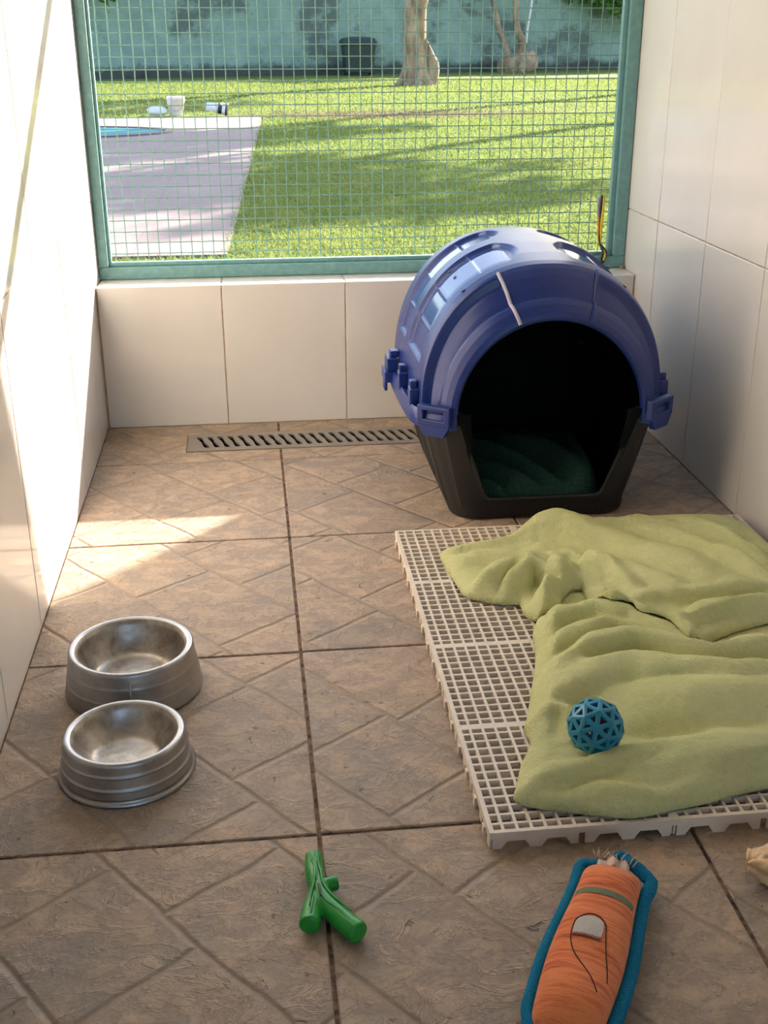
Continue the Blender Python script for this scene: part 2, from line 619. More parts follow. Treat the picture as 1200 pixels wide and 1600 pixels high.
def tile_mesh(w, d, t, b=0.002):
    """tile: top face at z=0 centred, chamfered rim"""
    hx, hy = w / 2, d / 2
    mb = MB()
    mb.add([(-hx + b, -hy + b, 0), (hx - b, -hy + b, 0), (hx - b, hy - b, 0), (-hx + b, hy - b, 0),
            (-hx, -hy, -b), (hx, -hy, -b), (hx, hy, -b), (-hx, hy, -b),
            (-hx, -hy, -t), (hx, -hy, -t), (hx, hy, -t), (-hx, hy, -t)],
           [(0, 1, 2, 3), (4, 5, 1, 0), (5, 6, 2, 1), (6, 7, 3, 2), (7, 4, 0, 3), (8, 9, 5, 4), (9, 10, 6, 5), (10, 11, 7, 6), (11, 8, 4, 7), (11, 10, 9, 8)])
    return mb


_tiles = {}


def tile_data(w, d, t, mat, b):
    k = (round(w, 4), round(d, 4), round(t, 4), mat.name)
    if k not in _tiles:
        me = tile_mesh(w, d, t, b).mesh('tile')
        me.materials.append(mat)
        _tiles[k] = me
    return _tiles[k]


# floor: grout bed + tiles + drain pit
fl = MB()
DX0, DX1, DY0, DY1 = -0.222, 0.62, 0.072, 0.196
fl.box(XL - .1, XR + .1, YR, DY0, -0.16, -0.0025)
fl.box(XL - .1, DX0, DY0, DY1, -0.16, -0.0025)
fl.box(DX1, XR + .1, DY0, DY1, -0.16, -0.0025)
fl.box(XL - .1, XR + .1, DY1, YB + .16, -0.16, -0.0025)
fl.box(DX0, DX1, DY0, DY1, -0.16, -0.09)
floor = tag(fl.build('floor', M_grout), 'beige slate-look tiled kennel floor with dark open joints', kind='structure')
G2 = 0.0024
xs = [XL - .0022, 0.0, 0.4564, XR + .0022]
ys = [YB + .0008] + [-0.455 * i for i in range(0, 10)]
for i in range(3):
    for j in range(len(ys) - 1):
        x0, x1, y1, y0 = xs[i], xs[i + 1], ys[j], ys[j + 1]
        cells = [(x0 + G2, x1 - G2, y0 + G2, y1 - G2)]
        if j == 0:
            cells = []
            for (a, b, c, d) in ((x0 + G2, x1 - G2, DY1 + .001, y1 - .001), (x0 + G2, x1 - G2, y0 + G2, DY0 - .001)):
                cells.append((a, b, c, d))
            if x0 < DX0 < x1:
                cells.append((x0 + G2, DX0 - .001, DY0 - .001, DY1 + .001))
            if x0 < DX1 < x1:
                cells.append((DX1 + .001, x1 - G2, DY0 - .001, DY1 + .001))
        for (a, b, c, d) in cells:
            o = link('floor_tile', tile_data(b - a, d - c, 0.012, M_tile, 0.0014), floor,
                     ((a + b) / 2, (c + d) / 2, rnd.uniform(-.0006, .0004)))
            o.rotation_euler = (rnd.uniform(-.0012, .0012), rnd.uniform(-.0012, .0012), 0)

# walls
def wall_tiles(parent, origin, ux, uz, nrm, us, vs_, g=0.0014):
    """tiles on a plane: origin + u*ux + v*uz, facing nrm"""
    R3 = Matrix((Vector(ux), Vector(uz), Vector(nrm))).transposed().to_4x4()
    for i in range(len(us) - 1):
        for j in range(len(vs_) - 1):
            w, d = us[i + 1] - us[i] - 2 * g, vs_[j + 1] - vs_[j] - 2 * g
            if w < 0.004 or d < 0.004:
                continue
            o = link('wall_tile', tile_data(w, d, WT, M_wtile, 0.0012), parent)
            c = Vector(origin) + Vector(ux) * (us[i] + us[i + 1]) / 2 + Vector(uz) * (vs_[j] + vs_[j + 1]) / 2
            o.matrix_local = Matrix.Translation(c + Vector(nrm) * rnd.uniform(-.0004, .0004)) @ R3


YW = YB + 0.18       # outer face of the window wall
wl = MB().box(XL - .14, XL - .0016, YR, YW, -0.05, ZC)
wall_left = tag(wl.build('wall_left', M_wgrout), 'left kennel wall of large white glossy tiles', kind='structure')
ysl = [YW - .002, 0.105, -0.19] + [-0.19 - 0.2945 * k for k in range(1, 14)]
ysl = [y for y in ysl if y > YR] + [YR]
wall_tiles(wall_left, (XL, 0, 0), (0, -1, 0), (0, 0, 1), (1, 0, 0), [-y for y in ysl], [-0.001, 0.541, 1.04, 1.54, 2.04, ZC])
wr = MB().box(XR + .0016, XR + .14, YR, YW, -0.05, ZC)
wall_right = tag(wr.build('wall_right', M_wgrout), 'right kennel wall of tall white glossy tiles', kind='structure')
ysr = [YW - .002] + [0.147 - 0.299 * k for k in range(0, 15)] + [YR]
ysr = sorted([y for y in set(ysr) if y >= YR])
wall_tiles(wall_right, (XR, 0, 0), (0, 1, 0), (0, 0, 1), (-1, 0, 0), ysr, [-0.001, 0.4994, 0.999, 1.499, 1.999, ZC])
wb = MB().box(XL, XR, YB + .0016, YW, -0.05, HW - .0016)
wall_back = tag(wb.build('wall_back', M_wgrout), 'low white tiled parapet wall under the mesh window', kind='structure')
xb = [XL + .002, -0.1242, 0.1755, 0.4752, 0.7749, XR - .002]
wall_tiles(wall_back, (0, YB, 0), (1, 0, 0), (0, 0, 1), (0, -1, 0), xb, [-0.001, HW - .0005])
for i in range(5):
    o = link('sill_tile', tile_data(xb[i + 1] - xb[i] - .0028, 0.174, WT, M_wtile, 0.0015), wall_back,
             ((xb[i] + xb[i + 1]) / 2, YB + 0.087, HW))
lintel = tag(MB().box(XL, XR, YB, YW, 1.98, ZC).build('wall_back', M_plaster), 'white lintel above the mesh window', kind='structure')
tag(MB().box(XL - .14, XR + .14, YR, YW, ZC, ZC + .12).build('ceiling', M_ceil), 'flat white kennel ceiling', kind='structure')

wall_front = MB().box(XL - .14, 0.02, YR - .14, YR, -0.05, ZC + .12).box(0.82, XR + .14, YR - .14, YR, -0.05, ZC + .12).box(0.02, 0.82, YR - .14, YR, 2.05, ZC + .12)
tag(wall_front.build('wall_front', M_plaster), 'white plaster wall with a doorway behind the viewer', kind='structure')

# window: steel frame + woven wire
FZ0, FZ1, FY = HW + .0005, 1.975, 0.368
win = empty('window_1', ((XL + XR) / 2, FY, HW), 'teal steel framed window of woven wire mesh above the parapet', kind='structure')
ox, oy, oz = win.location


def wpart(name, mb, mat, smooth=False):
    return shift(mb, -ox, -oy, -oz).build(name, mat, win, smooth)


WX0, WX1 = XL + .001, XR - .001
LJ, RJ = WX0 + 0.024, WX1 - 0.032
wpart('frame_rail', MB().bev_box(WX0, WX1, FY, FY + .034, FZ0, FZ0 + 0.030, .003), M_teal)
wpart('frame_rail', MB().bev_box(WX0, WX1, FY, FY + .034, FZ1 - .03, FZ1, .003), M_teal)
wpart('frame_post', MB().bev_box(WX0, LJ, FY, FY + .034, FZ0 + .030, FZ1 - .03, .003), M_teal)
wpart('frame_post', MB().bev_box(RJ, WX1, FY, FY + .034, FZ0 + .030, FZ1 - .03, .003), M_teal)
wpart('middle_rail', MB().bev_box(LJ, RJ, FY + .002, FY + .03, 1.16, 1.185, .002), M_teal)
# inner angle iron that clamps the mesh
B0 = FZ0 + .030
wpart('mesh_clamp', MB().bev_box(LJ, RJ, FY + .014, FY + .030, B0, B0 + .010, .0015), M_teal)
wpart('mesh_clamp', MB().bev_box(LJ, LJ + .007, FY + .012, FY + .030, B0 + .010, 1.16, .0015), M_teal)
wpart('mesh_clamp', MB().bev_box(RJ - .012, RJ, FY + .012, FY + .030, B0 + .010, 1.16, .0015), M_teal)
PIT = 0.0266
wy = FY + .040
nz = int((FZ1 - HW - .03) / PIT) + 1
nx = int((RJ - LJ + .02) / PIT) + 2


def crimp(n, ph, vertical):
    path = []
    A = 0.0016
    for k in range(n):
        s = A if (k + ph) % 2 else -A
        for dt, m in ((-0.22, s), (0.22, s)):
            a = (k + dt) * PIT
            path.append((0, m, a) if vertical else (a, -m, 0))
    me = MB().tube(path, 00.00125, 5).mesh('wire')
    me.materials.append(M_wire)
    me.polygons.foreach_set('use_smooth', [True] * len(me.polygons))
    return me


vm = [crimp(nz, 0, True), crimp(nz, 1, True)]
hm = [crimp(nx, 0, False), crimp(nx, 1, False)]
x00, z00 = LJ - .010, HW + .030
for i in range(nx):
    o = link('wire', vm[i % 2], win, (x00 + i * PIT - ox + rnd.uniform(-.0008, .0008), wy - oy, z00 - oz))
    o.rotation_euler = (0, rnd.uniform(-.002, .002), 0)
for j in range(nz):
    o = link('wire', hm[j % 2], win, (x00 - ox, wy - oy, z00 + j * PIT - oz + rnd.uniform(-.0006, .0006)))
    o.rotation_euler = (0, rnd.uniform(-.001, .001), 0)

# drain grate
dr = empty('drain_grate', ((DX0 + DX1) / 2, (DY0 + DY1) / 2, 0), 'long stainless steel floor drain grate with slanted slots before the parapet', 'drain')
DP = 0.0246
mb = MB()
a0, a1 = DX0 + .001, DX1 - .001
b0, b1 = DY0 + .001, DY1 - .001
s0, s1 = b0 + .022, b1 - .022
zt, zb = 0.0015, -0.0035


def prism(mb, poly, z0, z1):
    n = len(poly)
    mb.add([(x, y, z0) for x, y in poly] + [(x, y, z1) for x, y in poly],
           [tuple(range(n - 1, -1, -1)), tuple(range(n, 2 * n))] + [(i, (i + 1) % n, n + (i + 1) % n, n + i) for i in range(n)])


prism(mb, [(a0, b0), (a1, b0), (a1, s0), (a0, s0)], zb, zt)
prism(mb, [(a0, s1), (a1, s1), (a1, b1), (a0, b1)], zb, zt)
L = s1 - s0
sl = -0.17 * 0.11
xk = a0 + .036
k = 0
prev = [(a0, s0), (a0, s1)]
nslot = int((a1 - a0 - .05) / DP)
for k in range(nslot):
    # dumb-bell slot outline (left and right edge), slanting: upper end to the left
    def edge(side):
        out = []
        for q in (0, .12, .24, .42, .58, .76, .88, 1):
            wdt = .0064 if q in (.12, .88) else (.0054 if q in (0, 1, .24, .76) else .0037)
            out.append((xk + k * DP + side * wdt - (q - .5) * .022, s0 + L * q))
        return out
    le, re = edge(-1), edge(1)
    if k == 0:
        poly = [(a0, s0)] + le + [(a0, s1)]
    else:
        poly = last_re + le[::-1]
        poly = last_re[::-1] + le
    prism(mb, poly, zb, zt)
    last_re = re
prism(mb, last_re[::-1] + [(a1, s0), (a1, s1)], zb, zt)
shift(mb, -dr.location.x, -dr.location.y, 0).build('grate_plate', M_steel, dr)
ch = MB().box(a0, a1, b0, b0 + .003, -.05, zb).box(a0, a1, b1 - .003, b1, -.05, zb).box(a0, a0 + .003, b0, b1, -.05, zb).box(a1 - .003, a1, b0, b1, -.05, zb).box(a0, a1, b0, b1, -.055, -.05)
shift(ch, -dr.location.x, -dr.location.y, 0).build('channel', M_pit, dr)

# ------------------------------------------------------------------ garden
GZ = -0.05
lawn = tag(MB().box(-25, 45, YW, 45, GZ - .3, GZ).build('lawn', M_lawn), 'sunny clipped green lawn beyond the mesh window', kind='structure')
# deck with curved pool cut-out edge
deck = MB()
prism(deck, [(-9, 3.05), (-0.158, 2.97), (0.19, 13.2), (-9, 13.4)], GZ - .05, GZ + .012)
deck_o = tag(deck.build('pool_deck', M_deck), 'pinkish paved pool deck to the left of the lawn', kind='structure')
# pool: coping ring and water (ellipse whose right tip points at the lawn)
pc, pa, pbr = (-2.55, 10.7), 1.66, 0.86
pool = empty('swimming_pool', (pc[0], pc[1], GZ), 'blue swimming pool with a rounded end set in the deck', 'pool')
wat = MB()
ring = [(pa * math.cos(a), pbr * math.sin(a)) for a in np.linspace(0, 2 * math.pi, 64, endpoint=False)]
prism(wat, ring, 0.0, .016)
wat.build('water', M_water, pool)
cop = MB()
cop.grid([[(x * s, y * s2, z) for x, y in ring] for s, s2, z in ((1.0, 1.0, .012), (1.0, 1.0, .03), (1.05, 1.07, .03), (1.05, 1.07, .012))], cv=True)
cop.build('coping', M_deck, pool)

# garden wall
gw = MB()
w0, w1 = Vector((-12, 24.9, GZ)), Vector((40, 46.9, GZ))
dv = (w1 - w0)
Lw = dv.length
gw.box(0, Lw, -0.1, 0.1, -0.1, 3.2)
gwall = tag(gw.build('garden_wall', M_gwall), 'tall weathered teal garden wall at the far end of the lawn', kind='structure')
gwall.location = w0
gwall.rotation_euler = (0, 0, math.atan2(dv.y, dv.x))


def wall_pt(x, off=0.0):
    t = (x - w0.x) / dv.x
    p = w0 + dv * t
    n = Vector((dv.y, -dv.x, 0)).normalized()
    return p + n * off


# grass blades, nearest part of the lawn (nobody could count them)
rs = np.random.RandomState(3)
N = 170000
yy_ = 2.0 + 25.0 * rs.rand(N) ** 1.7
lo = np.where(yy_ < 2.95, -1.2, np.where(yy_ < 13.25, -0.158 + (yy_ - 2.97) * 0.034, -4.0)) - 0.02
hi = 0.95 + 0.33 * (yy_ - 0.37) + .3
xx_ = lo + (hi - lo) * rs.rand(N)
keep = np.ones(N, bool)
for (tx, ty, trd) in ((3.62, 23.3, .62), (-.93, 13.62, .2), (-1.17, 13.55, .2), (-.36, 13.3, .3), (7.75, 32, .9)):
    keep &= np.hypot(xx_ - tx, yy_ - ty) > trd
xx_, yy_ = xx_[keep], yy_[keep]
N = len(xx_)
hh = (0.012 + 0.024 * rs.rand(N)) * (0.8 + 0.02 * yy_)
ang = rs.rand(N) * 6.283
lean = rs.randn(N, 2) * 0.020
wd = 0.0022 + 0.00045 * yy_
V = np.zeros((N, 3, 3))
V[:, 0, 0] = xx_ - np.cos(ang) * wd
V[:, 0, 1] = yy_ - np.sin(ang) * wd
V[:, 1, 0] = xx_ + np.cos(ang) * wd
V[:, 1, 1] = yy_ + np.sin(ang) * wd
V[:, :2, 2] = GZ
V[:, 2, 0] = xx_ + lean[:, 0]
V[:, 2, 1] = yy_ + lean[:, 1]
V[:, 2, 2] = GZ + hh
me = bpy.data.meshes.new('grass')
me.vertices.add(N * 3)
me.vertices.foreach_set('co', V.reshape(-1))
me.loops.add(N * 3)
me.loops.foreach_set('vertex_index', np.arange(N * 3, dtype=np.int32))
me.polygons.add(N)
me.polygons.foreach_set('loop_start', np.arange(0, N * 3, 3, dtype=np.int32))
me.update()
me.validate()
me.materials.append(M_blade)
tag(link('grass', me), 'short grass blades growing over the near lawn', 'grass', kind='stuff')


def leaf_cloud(name, parent, blobs, n, size, seed):
    """many small leaf quads scattered through ellipsoid blobs; one mesh"""
    r = np.random.RandomState(seed)
    vs_, fs_ = [], []
    tot = sum(b[3] * b[4] * b[5] for b in blobs)
    V = []
    for (cx, cy, cz, rx, ry, rz) in blobs:
        m = max(4, int(n * rx * ry * rz / tot))
        d = r.randn(m, 3)
        d /= np.linalg.norm(d, axis=1)[:, None]
        d *= (0.35 + 0.65 * r.rand(m) ** 0.5)[:, None]
        c = d * np.array([rx, ry, rz]) + np.array([cx, cy, cz])
        a = r.randn(m, 3)
        a /= np.linalg.norm(a, axis=1)[:, None]
        b = np.cross(a, r.randn(m, 3))
        b /= np.linalg.norm(b, axis=1)[:, None]
        s = size * (0.6 + 0.8 * r.rand(m))[:, None]
        V.append(np.stack([c - a * s, c + b * s * .45, c + a * s, c - b * s * .45], 1))
    V = np.concatenate(V)
    k = len(V)
    me = bpy.data.meshes.new(name)
    me.from_pydata(V.reshape(-1, 3).tolist(), [], [(4 * i, 4 * i + 1, 4 * i + 2, 4 * i + 3) for i in range(k)])
    me.materials.append(M_leaf)
    o = link(name, me, parent)
    o['kind'] = 'stuff'
    return o


# big tree on the lawn
tr = empty('tree', (3.62, 23.3, GZ), 'large tree with a thick bare trunk standing on the lawn before the wall', 'tree')
t_mb = MB()
path = catmull([(0.02, 0, -.1), (0.0, 0, .18), (-.02, 0, .45), (-.04, 0, .95), (-.02, 0, 1.5), (.08, 0, 2.2), (.1, .1, 3.4), (.0, .1, 5.0)], 6)
rad = [0.36 - 0.0] * len(path)
for i, p in enumerate(path):
    z = p.z
    rad[i] = 0.245 + 0.16 * math.exp(-max(z, 0) / 0.22) + (-.03 * max(0, z - 1.5) if z > 1.5 else 0)
t_mb.tube(path, rad, 20)
t_mb.build('trunk', M_bark, tr, True)
rt = MB()
rt.tube(catmull([(.15, -.1, .95), (.30, -.06, .55), (.36, -.06, .30), (.30, -.05, .0), (.28, 0, -.1)], 6), [.02 + .11 * min(1, i / 8) for i in range(25)], 12)
rt.tube(catmull([(-.2, -.1, .35), (-.32, -.15, .1), (-.5, -.2, -.08)], 6), [.12 - .006 * i for i in range(13)], 10)
rt.build('root_flare', M_bark, tr, True)
br = MB()
for (p1, p2, p3) in (((.08, .05, 2.3), (.9, .2, 3.0), (2.2, .6, 4.2)), ((.06, .05, 2.6), (-.8, -.2, 3.4), (-1.9, -.5, 4.6)), ((.05, .1, 3.2), (.3, 1.1, 4.2), (.5, 2.0, 5.2))):
    br.tube(catmull([p1, p2, p3], 6), [.13 - .007 * i for i in range(13)], 8)
br.build('branch', M_bark, tr, True)
leaf_cloud('foliage', tr, [(2.0, .5, 4.8, 1.7, 1.6, 1.0), (-1.8, -.4, 5.2, 1.7, 1.6, 1.1), (.2, 1.5, 6.0, 2.0, 1.9, 1.3), (.3, -.6, 5.8, 1.6, 1.4, 1.1)], 3600, .15, 5)

# crooked multi-stem tree by the wall
p0 = wall_pt(7.55, 0.9)
t2 = empty('tree', (p0.x, p0.y, GZ), 'crooked small tree with a lumpy stump and thin stems against the garden wall', 'tree')
s_ = MB()
bmx = bmesh.new()
bmesh.ops.create_icosphere(bmx, subdivisions=3, radius=1)
for v in bmx.verts:
    n_ = noise.noise(v.co * 1.7) * .22
    v.co = Vector((v.co.x * .62, v.co.y * .4, max(v.co.z, -.4) * .42 + .1 + .18 * max(0, v.co.x))) * (1 + n_)
s_.from_bm(bmx)
s_.build('stump', M_bark, t2, True)
for pth, r_ in (([(-.25, 0, .1), (-.42, 0, .7), (-.62, 0, 1.15), (-.82, 0, 1.9), (-1.1, 0, 2.8)], .10),
                ([(.02, 0, .3), (.05, -.05, .8), (-.12, -.05, 1.2), (-.16, 0, 2.0), (-.1, 0, 3.0)], .13)):
    c_ = catmull(pth, 6)
    MB().tube(c_, [r_ * (1 - .4 * i / len(c_)) for i in range(len(c_))], 10).build('stem', M_bark, t2, True)
leaf_cloud('foliage', t2, [(-.9, 0, 3.6, 1.1, .7, .6), (.1, 0, 3.9, 1.1, .7, .7)], 700, .13, 9)

pp = wall_pt(8.12, 0.35)
tag(MB().tube(catmull([(0, 0, .75), (.03, 0, 1.2), (.12, 0, 1.9), (.2, 0, 3.1)], 5), .035, 8).build('hanging_branch', M_sack, None, True, (pp.x, pp.y, GZ)),
    'pale thin bare branch leaning on the wall right of the crooked tree', 'branch')

# bushes hanging over the wall
for (x, off, blobs, n, lab) in (
        (11.0, .8, [(0, 0, 2.3, 1.5, .6, .75), (-1.4, 0, 2.35, .8, .4, .5), (1.2, 0, 1.85, 1.1, .5, .75), (.2, -.1, 1.75, .7, .4, .35)], 1900, 'dark leafy bush hanging over the wall at top right'),
        (-3.5, .8, [(0, 0, 2.05, .5, .3, .38), (-.8, 0, 2.4, .8, .4, .5)], 400, 'green leafy bush hanging over the wall at top left')):
    p = wall_pt(x, off)
    b_ = empty('hanging_bush', (p.x, p.y, GZ), lab, 'bush')
    MB().tube(catmull([(0, .75, 3.25), (.05, .45, 3.1), (0, .1, 2.6)], 5), .04, 6).build('stem', M_bark, b_, True)
    leaf_cloud('foliage', b_, blobs, n, .12, int(x * 3 + 50))

# trees outside the frame to the right; they shade the lawn and the deck
rt_ = random.Random(12)
for (x, y, lab, cz, sp, nb, sd) in (
        (7.4, 14.6, 'leafy shade tree beside the lawn, nearest to the kennel', 5.3, (2.0, .9, .8), 15, 21),
        (13.5, 14.9, 'leafy shade tree beside the lawn, farthest to the right', 5.0, (2.1, .9, .8), 13, 22),
        (6.9, 18.6, 'leafy shade tree beside the lawn, nearest to the swimming pool', 5.0, (1.9, 1.2, .8), 15, 23)):
    t3 = empty('tree', (x, y, GZ), lab, 'tree')
    MB().tube(catmull([(0, 0, -.1), (.05, 0, 1.2), (-.05, .1, 2.6), (.0, .1, cz - .4)], 6), [.2 - .006 * i for i in range(19)], 10).build('trunk', M_bark, t3, True)
    blobs = []
    for k in range(nb):
        r_ = rt_.uniform(.38, .75)
        blobs.append((rt_.uniform(-1, 1) * sp[0], rt_.uniform(-1, 1) * sp[1], cz + rt_.uniform(-1, 1) * sp[2], r_ * 1.3, r_, r_ * .7))
    bm_ = MB()
    for b in blobs[::2]:
        bm_.tube(catmull([(0, .1, cz - 1.2), (b[0] * .5, b[1] * .5, (cz - 1 + b[2]) / 2), b[:3]], 5), [.07 - .005 * i for i in range(11)], 6)
    bm_.build('branch', M_bark, t3, True)
    leaf_cloud('foliage', t3, blobs, 1900, .15, sd)

# unseen block added outside, right of the window; casts the left wall's shade line
blocker = MB()
edge_x = lambda z: 1.706 + .22 * max(0, z - 1.36)
for za, zc_ in ((GZ, 1.36), (1.36, 3.0)):
    blocker.add([(edge_x(za), 1.38, za), (2.3, 1.38, za), (2.3, 1.68, za), (edge_x(za), 1.68, za),
             (edge_x(zc_), 1.38, zc_), (2.3, 1.38, zc_), (2.3, 1.68, zc_), (edge_x(zc_), 1.68, zc_)],
            [(0, 3, 2, 1), (4, 5, 6, 7), (0, 1, 5, 4), (1, 2, 6, 5), (2, 3, 7, 6), (3, 0, 4, 7)])
tag(blocker.build('sun_blocker', M_plaster), 'unseen white sloping block added outside, right of the window, to bound the sun patch', kind='structure')

# wheelie bin at the wall
pb = wall_pt(2.78, 0.75)
bn = empty('wheelie_bin', (pb.x, pb.y, GZ), 'dark wheelie bin standing against the garden wall', 'bin')
b_ = MB()
lv = [(0.36, .28, 0.05), (.37, .30, .08), (.44, .36, .74), (.46, .38, .76), (.46, .38, .80)]
rings = []
for hx, hy, z in lv:
    rings.append([(hx * sx * c1, hy * sy * c2, z) for sx, sy, c1, c2 in ((-1, -1, .9, 1), (1, -1, .9, 1), (1, -1, 1, .9), (1, 1, 1, .9), (1, 1, .9, 1), (-1, 1, .9, 1), (-1, 1, 1, .9), (-1, -1, 1, .9))])
b_.grid(rings, cv=True)
b_.f.append(tuple(range(7, -1, -1)))
b_.mi.append(0)
b_.build('bin_body', M_bin, bn)
l_ = MB()
rings = []
for s, z in ((1.06, .795), (1.06, .83), (.95, .91), (.6, .95), (.05, .96)):
    rings.append([(.46 * s * x, .38 * s * y, z) for x, y in ((-.9, -1), (.9, -1), (1, -.9), (1, .9), (.9, 1), (-.9, 1), (-1, .9), (-1, -.9))])
l_.grid(rings, cv=True)
l_.build('lid', M_bin, bn)
for sx in (-1, 1):
    MB().tube([(sx * .30, .3, .1), (sx * .36, .3, .1)], .1, 14).build('wheel', M_dark, bn)

# bucket, sack and fallen pot at the far edge of the deck
bk = empty('bucket', (-0.93, 13.62, GZ), 'pinkish white plastic bucket standing at the far deck edge', 'bucket')
BP = [(.001, .0), (.085, .0), (.09, .01), (.112, .20), (.120, .205), (.120, .235), (.112, .24), (.104, .235), (.085, .02), (.001, .02)]
MB().lathe(BP, 28).build('bucket_body', M_bucket, bk, True)
hd = [(.118 * math.cos(a), -.118 * math.sin(a), .21 - .16 * math.sin(a) * .9) for a in np.linspace(0, math.pi, 17)]
MB().tube(hd, .004, 6).build('handle', M_steel, bk, True)
sk = MB()
bmx = bmesh.new()
bmesh.ops.create_icosphere(bmx, subdivisions=3, radius=1)
for v in bmx.verts:
    n_ = noise.noise(v.co * 2.3 + Vector((4, 1, 0))) * .18
    v.co = Vector((v.co.x * .13, v.co.y * .1, max(v.co.z, -.75) * .07 + .052)) * (1 + n_)
sk.from_bm(bmx)
tag(sk.build('sack', M_sack, None, True, (-1.17, 13.55, GZ + .012)), 'small pale plastic sack lying left of the bucket', 'sack')
tb = empty('fallen_bucket', (-0.36, 13.30, GZ + .012), 'overturned black and white bucket lying on its side right of the standing bucket', 'bucket')
T = Matrix.Translation((0, 0, .095)) @ Matrix.Rotation(math.radians(90 + 9), 4, 'Y')
mb = MB()
mb.lathe([(.001, .0), (.062, .0), (.07, .05)], 24)
mb.lathe([(.07, .05), (.078, .11)], 24)
mb.v = [tuple(T @ Vector(p)) for p in mb.v]
mb.build('bucket_body', M_sack, tb, True)
mb = MB().lathe([(.0790, .075), (.0795, .11), (.072, .11), (.03, .10), (.001, .10)], 24)
mb.lathe([(.0655, -.02), (.0725, .03), (.0655, .03)], 24)
mb.v = [tuple(T @ Vector(p)) for p in mb.v]
mb.build('dark_band', M_dark, tb, True)
mb = MB().lathe([(.001, -.17), (.05, -.17), (.062, 0)], 24)
mb.v = [tuple(T @ Vector(p)) for p in mb.v]
mb.build('mouth_rim', M_sack, tb, True)

# ------------------------------------------------------------------ dog crate
CX, ZS = 0.511, 0.222
crate = empty('dog_crate', (CX, -0.17, 0), 'open plastic pet crate with navy blue dome top and black tub base', 'pet crate')


def cpart(name, mb, mat, smooth=True, parent=None, ang=35):
    o = shift(mb, -CX, 0.17, 0).build(name, mat, parent or crate)
    if smooth:
        smooth_angle(o, ang)
    return o


def arch(hw, top, y, th, n):
    c, s = math.cos(th), math.sin(th)
    x = hw * math.copysign(abs(c) ** (2 / n), c)
    z = ZS + (top - ZS) * max(s, 0) ** (2 / n)
    return Vector((CX + x, y, z))


# stations along the dome: y, half width, crown height, superellipse exponent
ST = [(-.436, .180, .408, 2.0), (-.444, .183, .411, 2.0), (-.447, .188, .417, 2.0), (-.443, .196, .428, 2.03), (-.434, .206, .440, 2.05), (-.424, .213, .448, 2.08),
      (-.416, .2145, .449, 2.08), (-.414, .216, .452, 2.1), (-.404, .224, .468, 2.12), (-.390, .234, .485, 2.15), (-.376, .241, .497, 2.2), (-.366, .245, .503, 2.2),
      (-.350, .247, .507, 2.22), (-.30, .250, .514, 2.25), (-.22, .252, .521, 2.25), (-.14, .253, .525, 2.25), (-.06, .252, .524, 2.25), (.0, .249, .518, 2.25),
      (.04, .243, .506, 2.2), (.07, .232, .485, 2.15), (.092, .212, .45, 2.1), (.104, .18, .40, 2.0), (.108, .12, .33, 2.0), (.109, .01, .24, 2.0)]


def st_at(y_i):
    i = int(min(max(y_i, 0), len(ST) - 1.001))
    t = y_i - i
    a, b = ST[i], ST[i + 1]
    return [a[k] + (b[k] - a[k]) * t for k in range(4)]


def sstep(a, b, x):
    t = min(1, max(0, (x - a) / (b - a)))
    return t * t * (3 - 2 * t)


def box1(a, b, x, e):
    return sstep(a - e, a + e, x) * (1 - sstep(b - e, b + e, x))


def recess(y, phi):
    """inward depth of the moulded recesses; phi = degrees from the crown"""
    p = abs(phi)
    d = (0.009 * box1(-.412, -.374, y, .0012) + 0.010 * box1(-.388, -.374, y, .0014)) * box1(20.5, 88, p, .7)
    for lo, hi in BANDS:
        q = (y - (lo + hi) / 2) / ((hi - lo) / 2)
        d += 0.008 * box1(lo, hi, y, .003) * box1(8 + 7 * min(1, q * q), 74, p, 1.0)
    # thin cross ribs over the recessed slots
    if y > -.35 and d > .004:
        for pr in (27, 47, 62):
            d -= 0.0022 * box1(pr - .5, pr + .5, p, .4)
    return d


BANDS = ((-.328, -.195), (-.150, -.050))
idx = []
for i in range(len(ST) - 1):
    dy = abs(ST[i + 1][0] - ST[i][0])
    n_ = 4 if dy < .009 else (10 if dy < .03 else 26)
    idx += [i + k / n_ for k in range(n_)]
idx.append(len(ST) - 1)
TH = []
NTH = 200
P = []
surf = {}
for y_i in idx:
    y, hw, top, n = st_at(y_i)
    row = []
    for j in range(NTH + 1):
        th = math.pi * j / NTH
        phi = 90 - math.degrees(th)
        d = recess(y, phi)
        row.append(arch(hw - d, top - d, y, th, n))
    P.append(row)
dome = MB().grid(P)
# pane faces keep a glossier plastic: choose faces inside the recessed slots
nr = NTH + 1
fi = 0
for a in range(len(idx) - 1):
    ya = (st_at(idx[a])[0] + st_at(idx[a + 1])[0]) / 2
    for j in range(NTH):
        phi = 90 - 180 * (j + .5) / NTH
        inb = any(lo + .004 < ya < hi - .004 for lo, hi in BANDS) and 12 < abs(phi) < 60
        dome.mi[fi] = 1 if inb else 0
        fi += 1
dm = cpart('dome', dome, [M_blue, M_pane, M_inner_shade, M_inner_shade], True, None, 50)
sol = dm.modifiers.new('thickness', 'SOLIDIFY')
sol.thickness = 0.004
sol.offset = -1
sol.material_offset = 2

# pale scuffed ridge at the left end of the front crown section
def on_front(phi, e=.0014):
    th = math.radians(90 - phi)
    pts = []
    for q in np.linspace(2, 11, 26):
        y, hw, top, n = st_at(q)
        p = arch(hw, top, y, th, n)
        pts.append(p + Vector((0, -e, e)))
    return pts


mb = MB().tube(on_front(-21.0), .0036, 8)
cpart('worn_ridge', mb, M_worn)
cpart('moulded_ridge', MB().tube(on_front(21.0), .003, 8), M_blue)

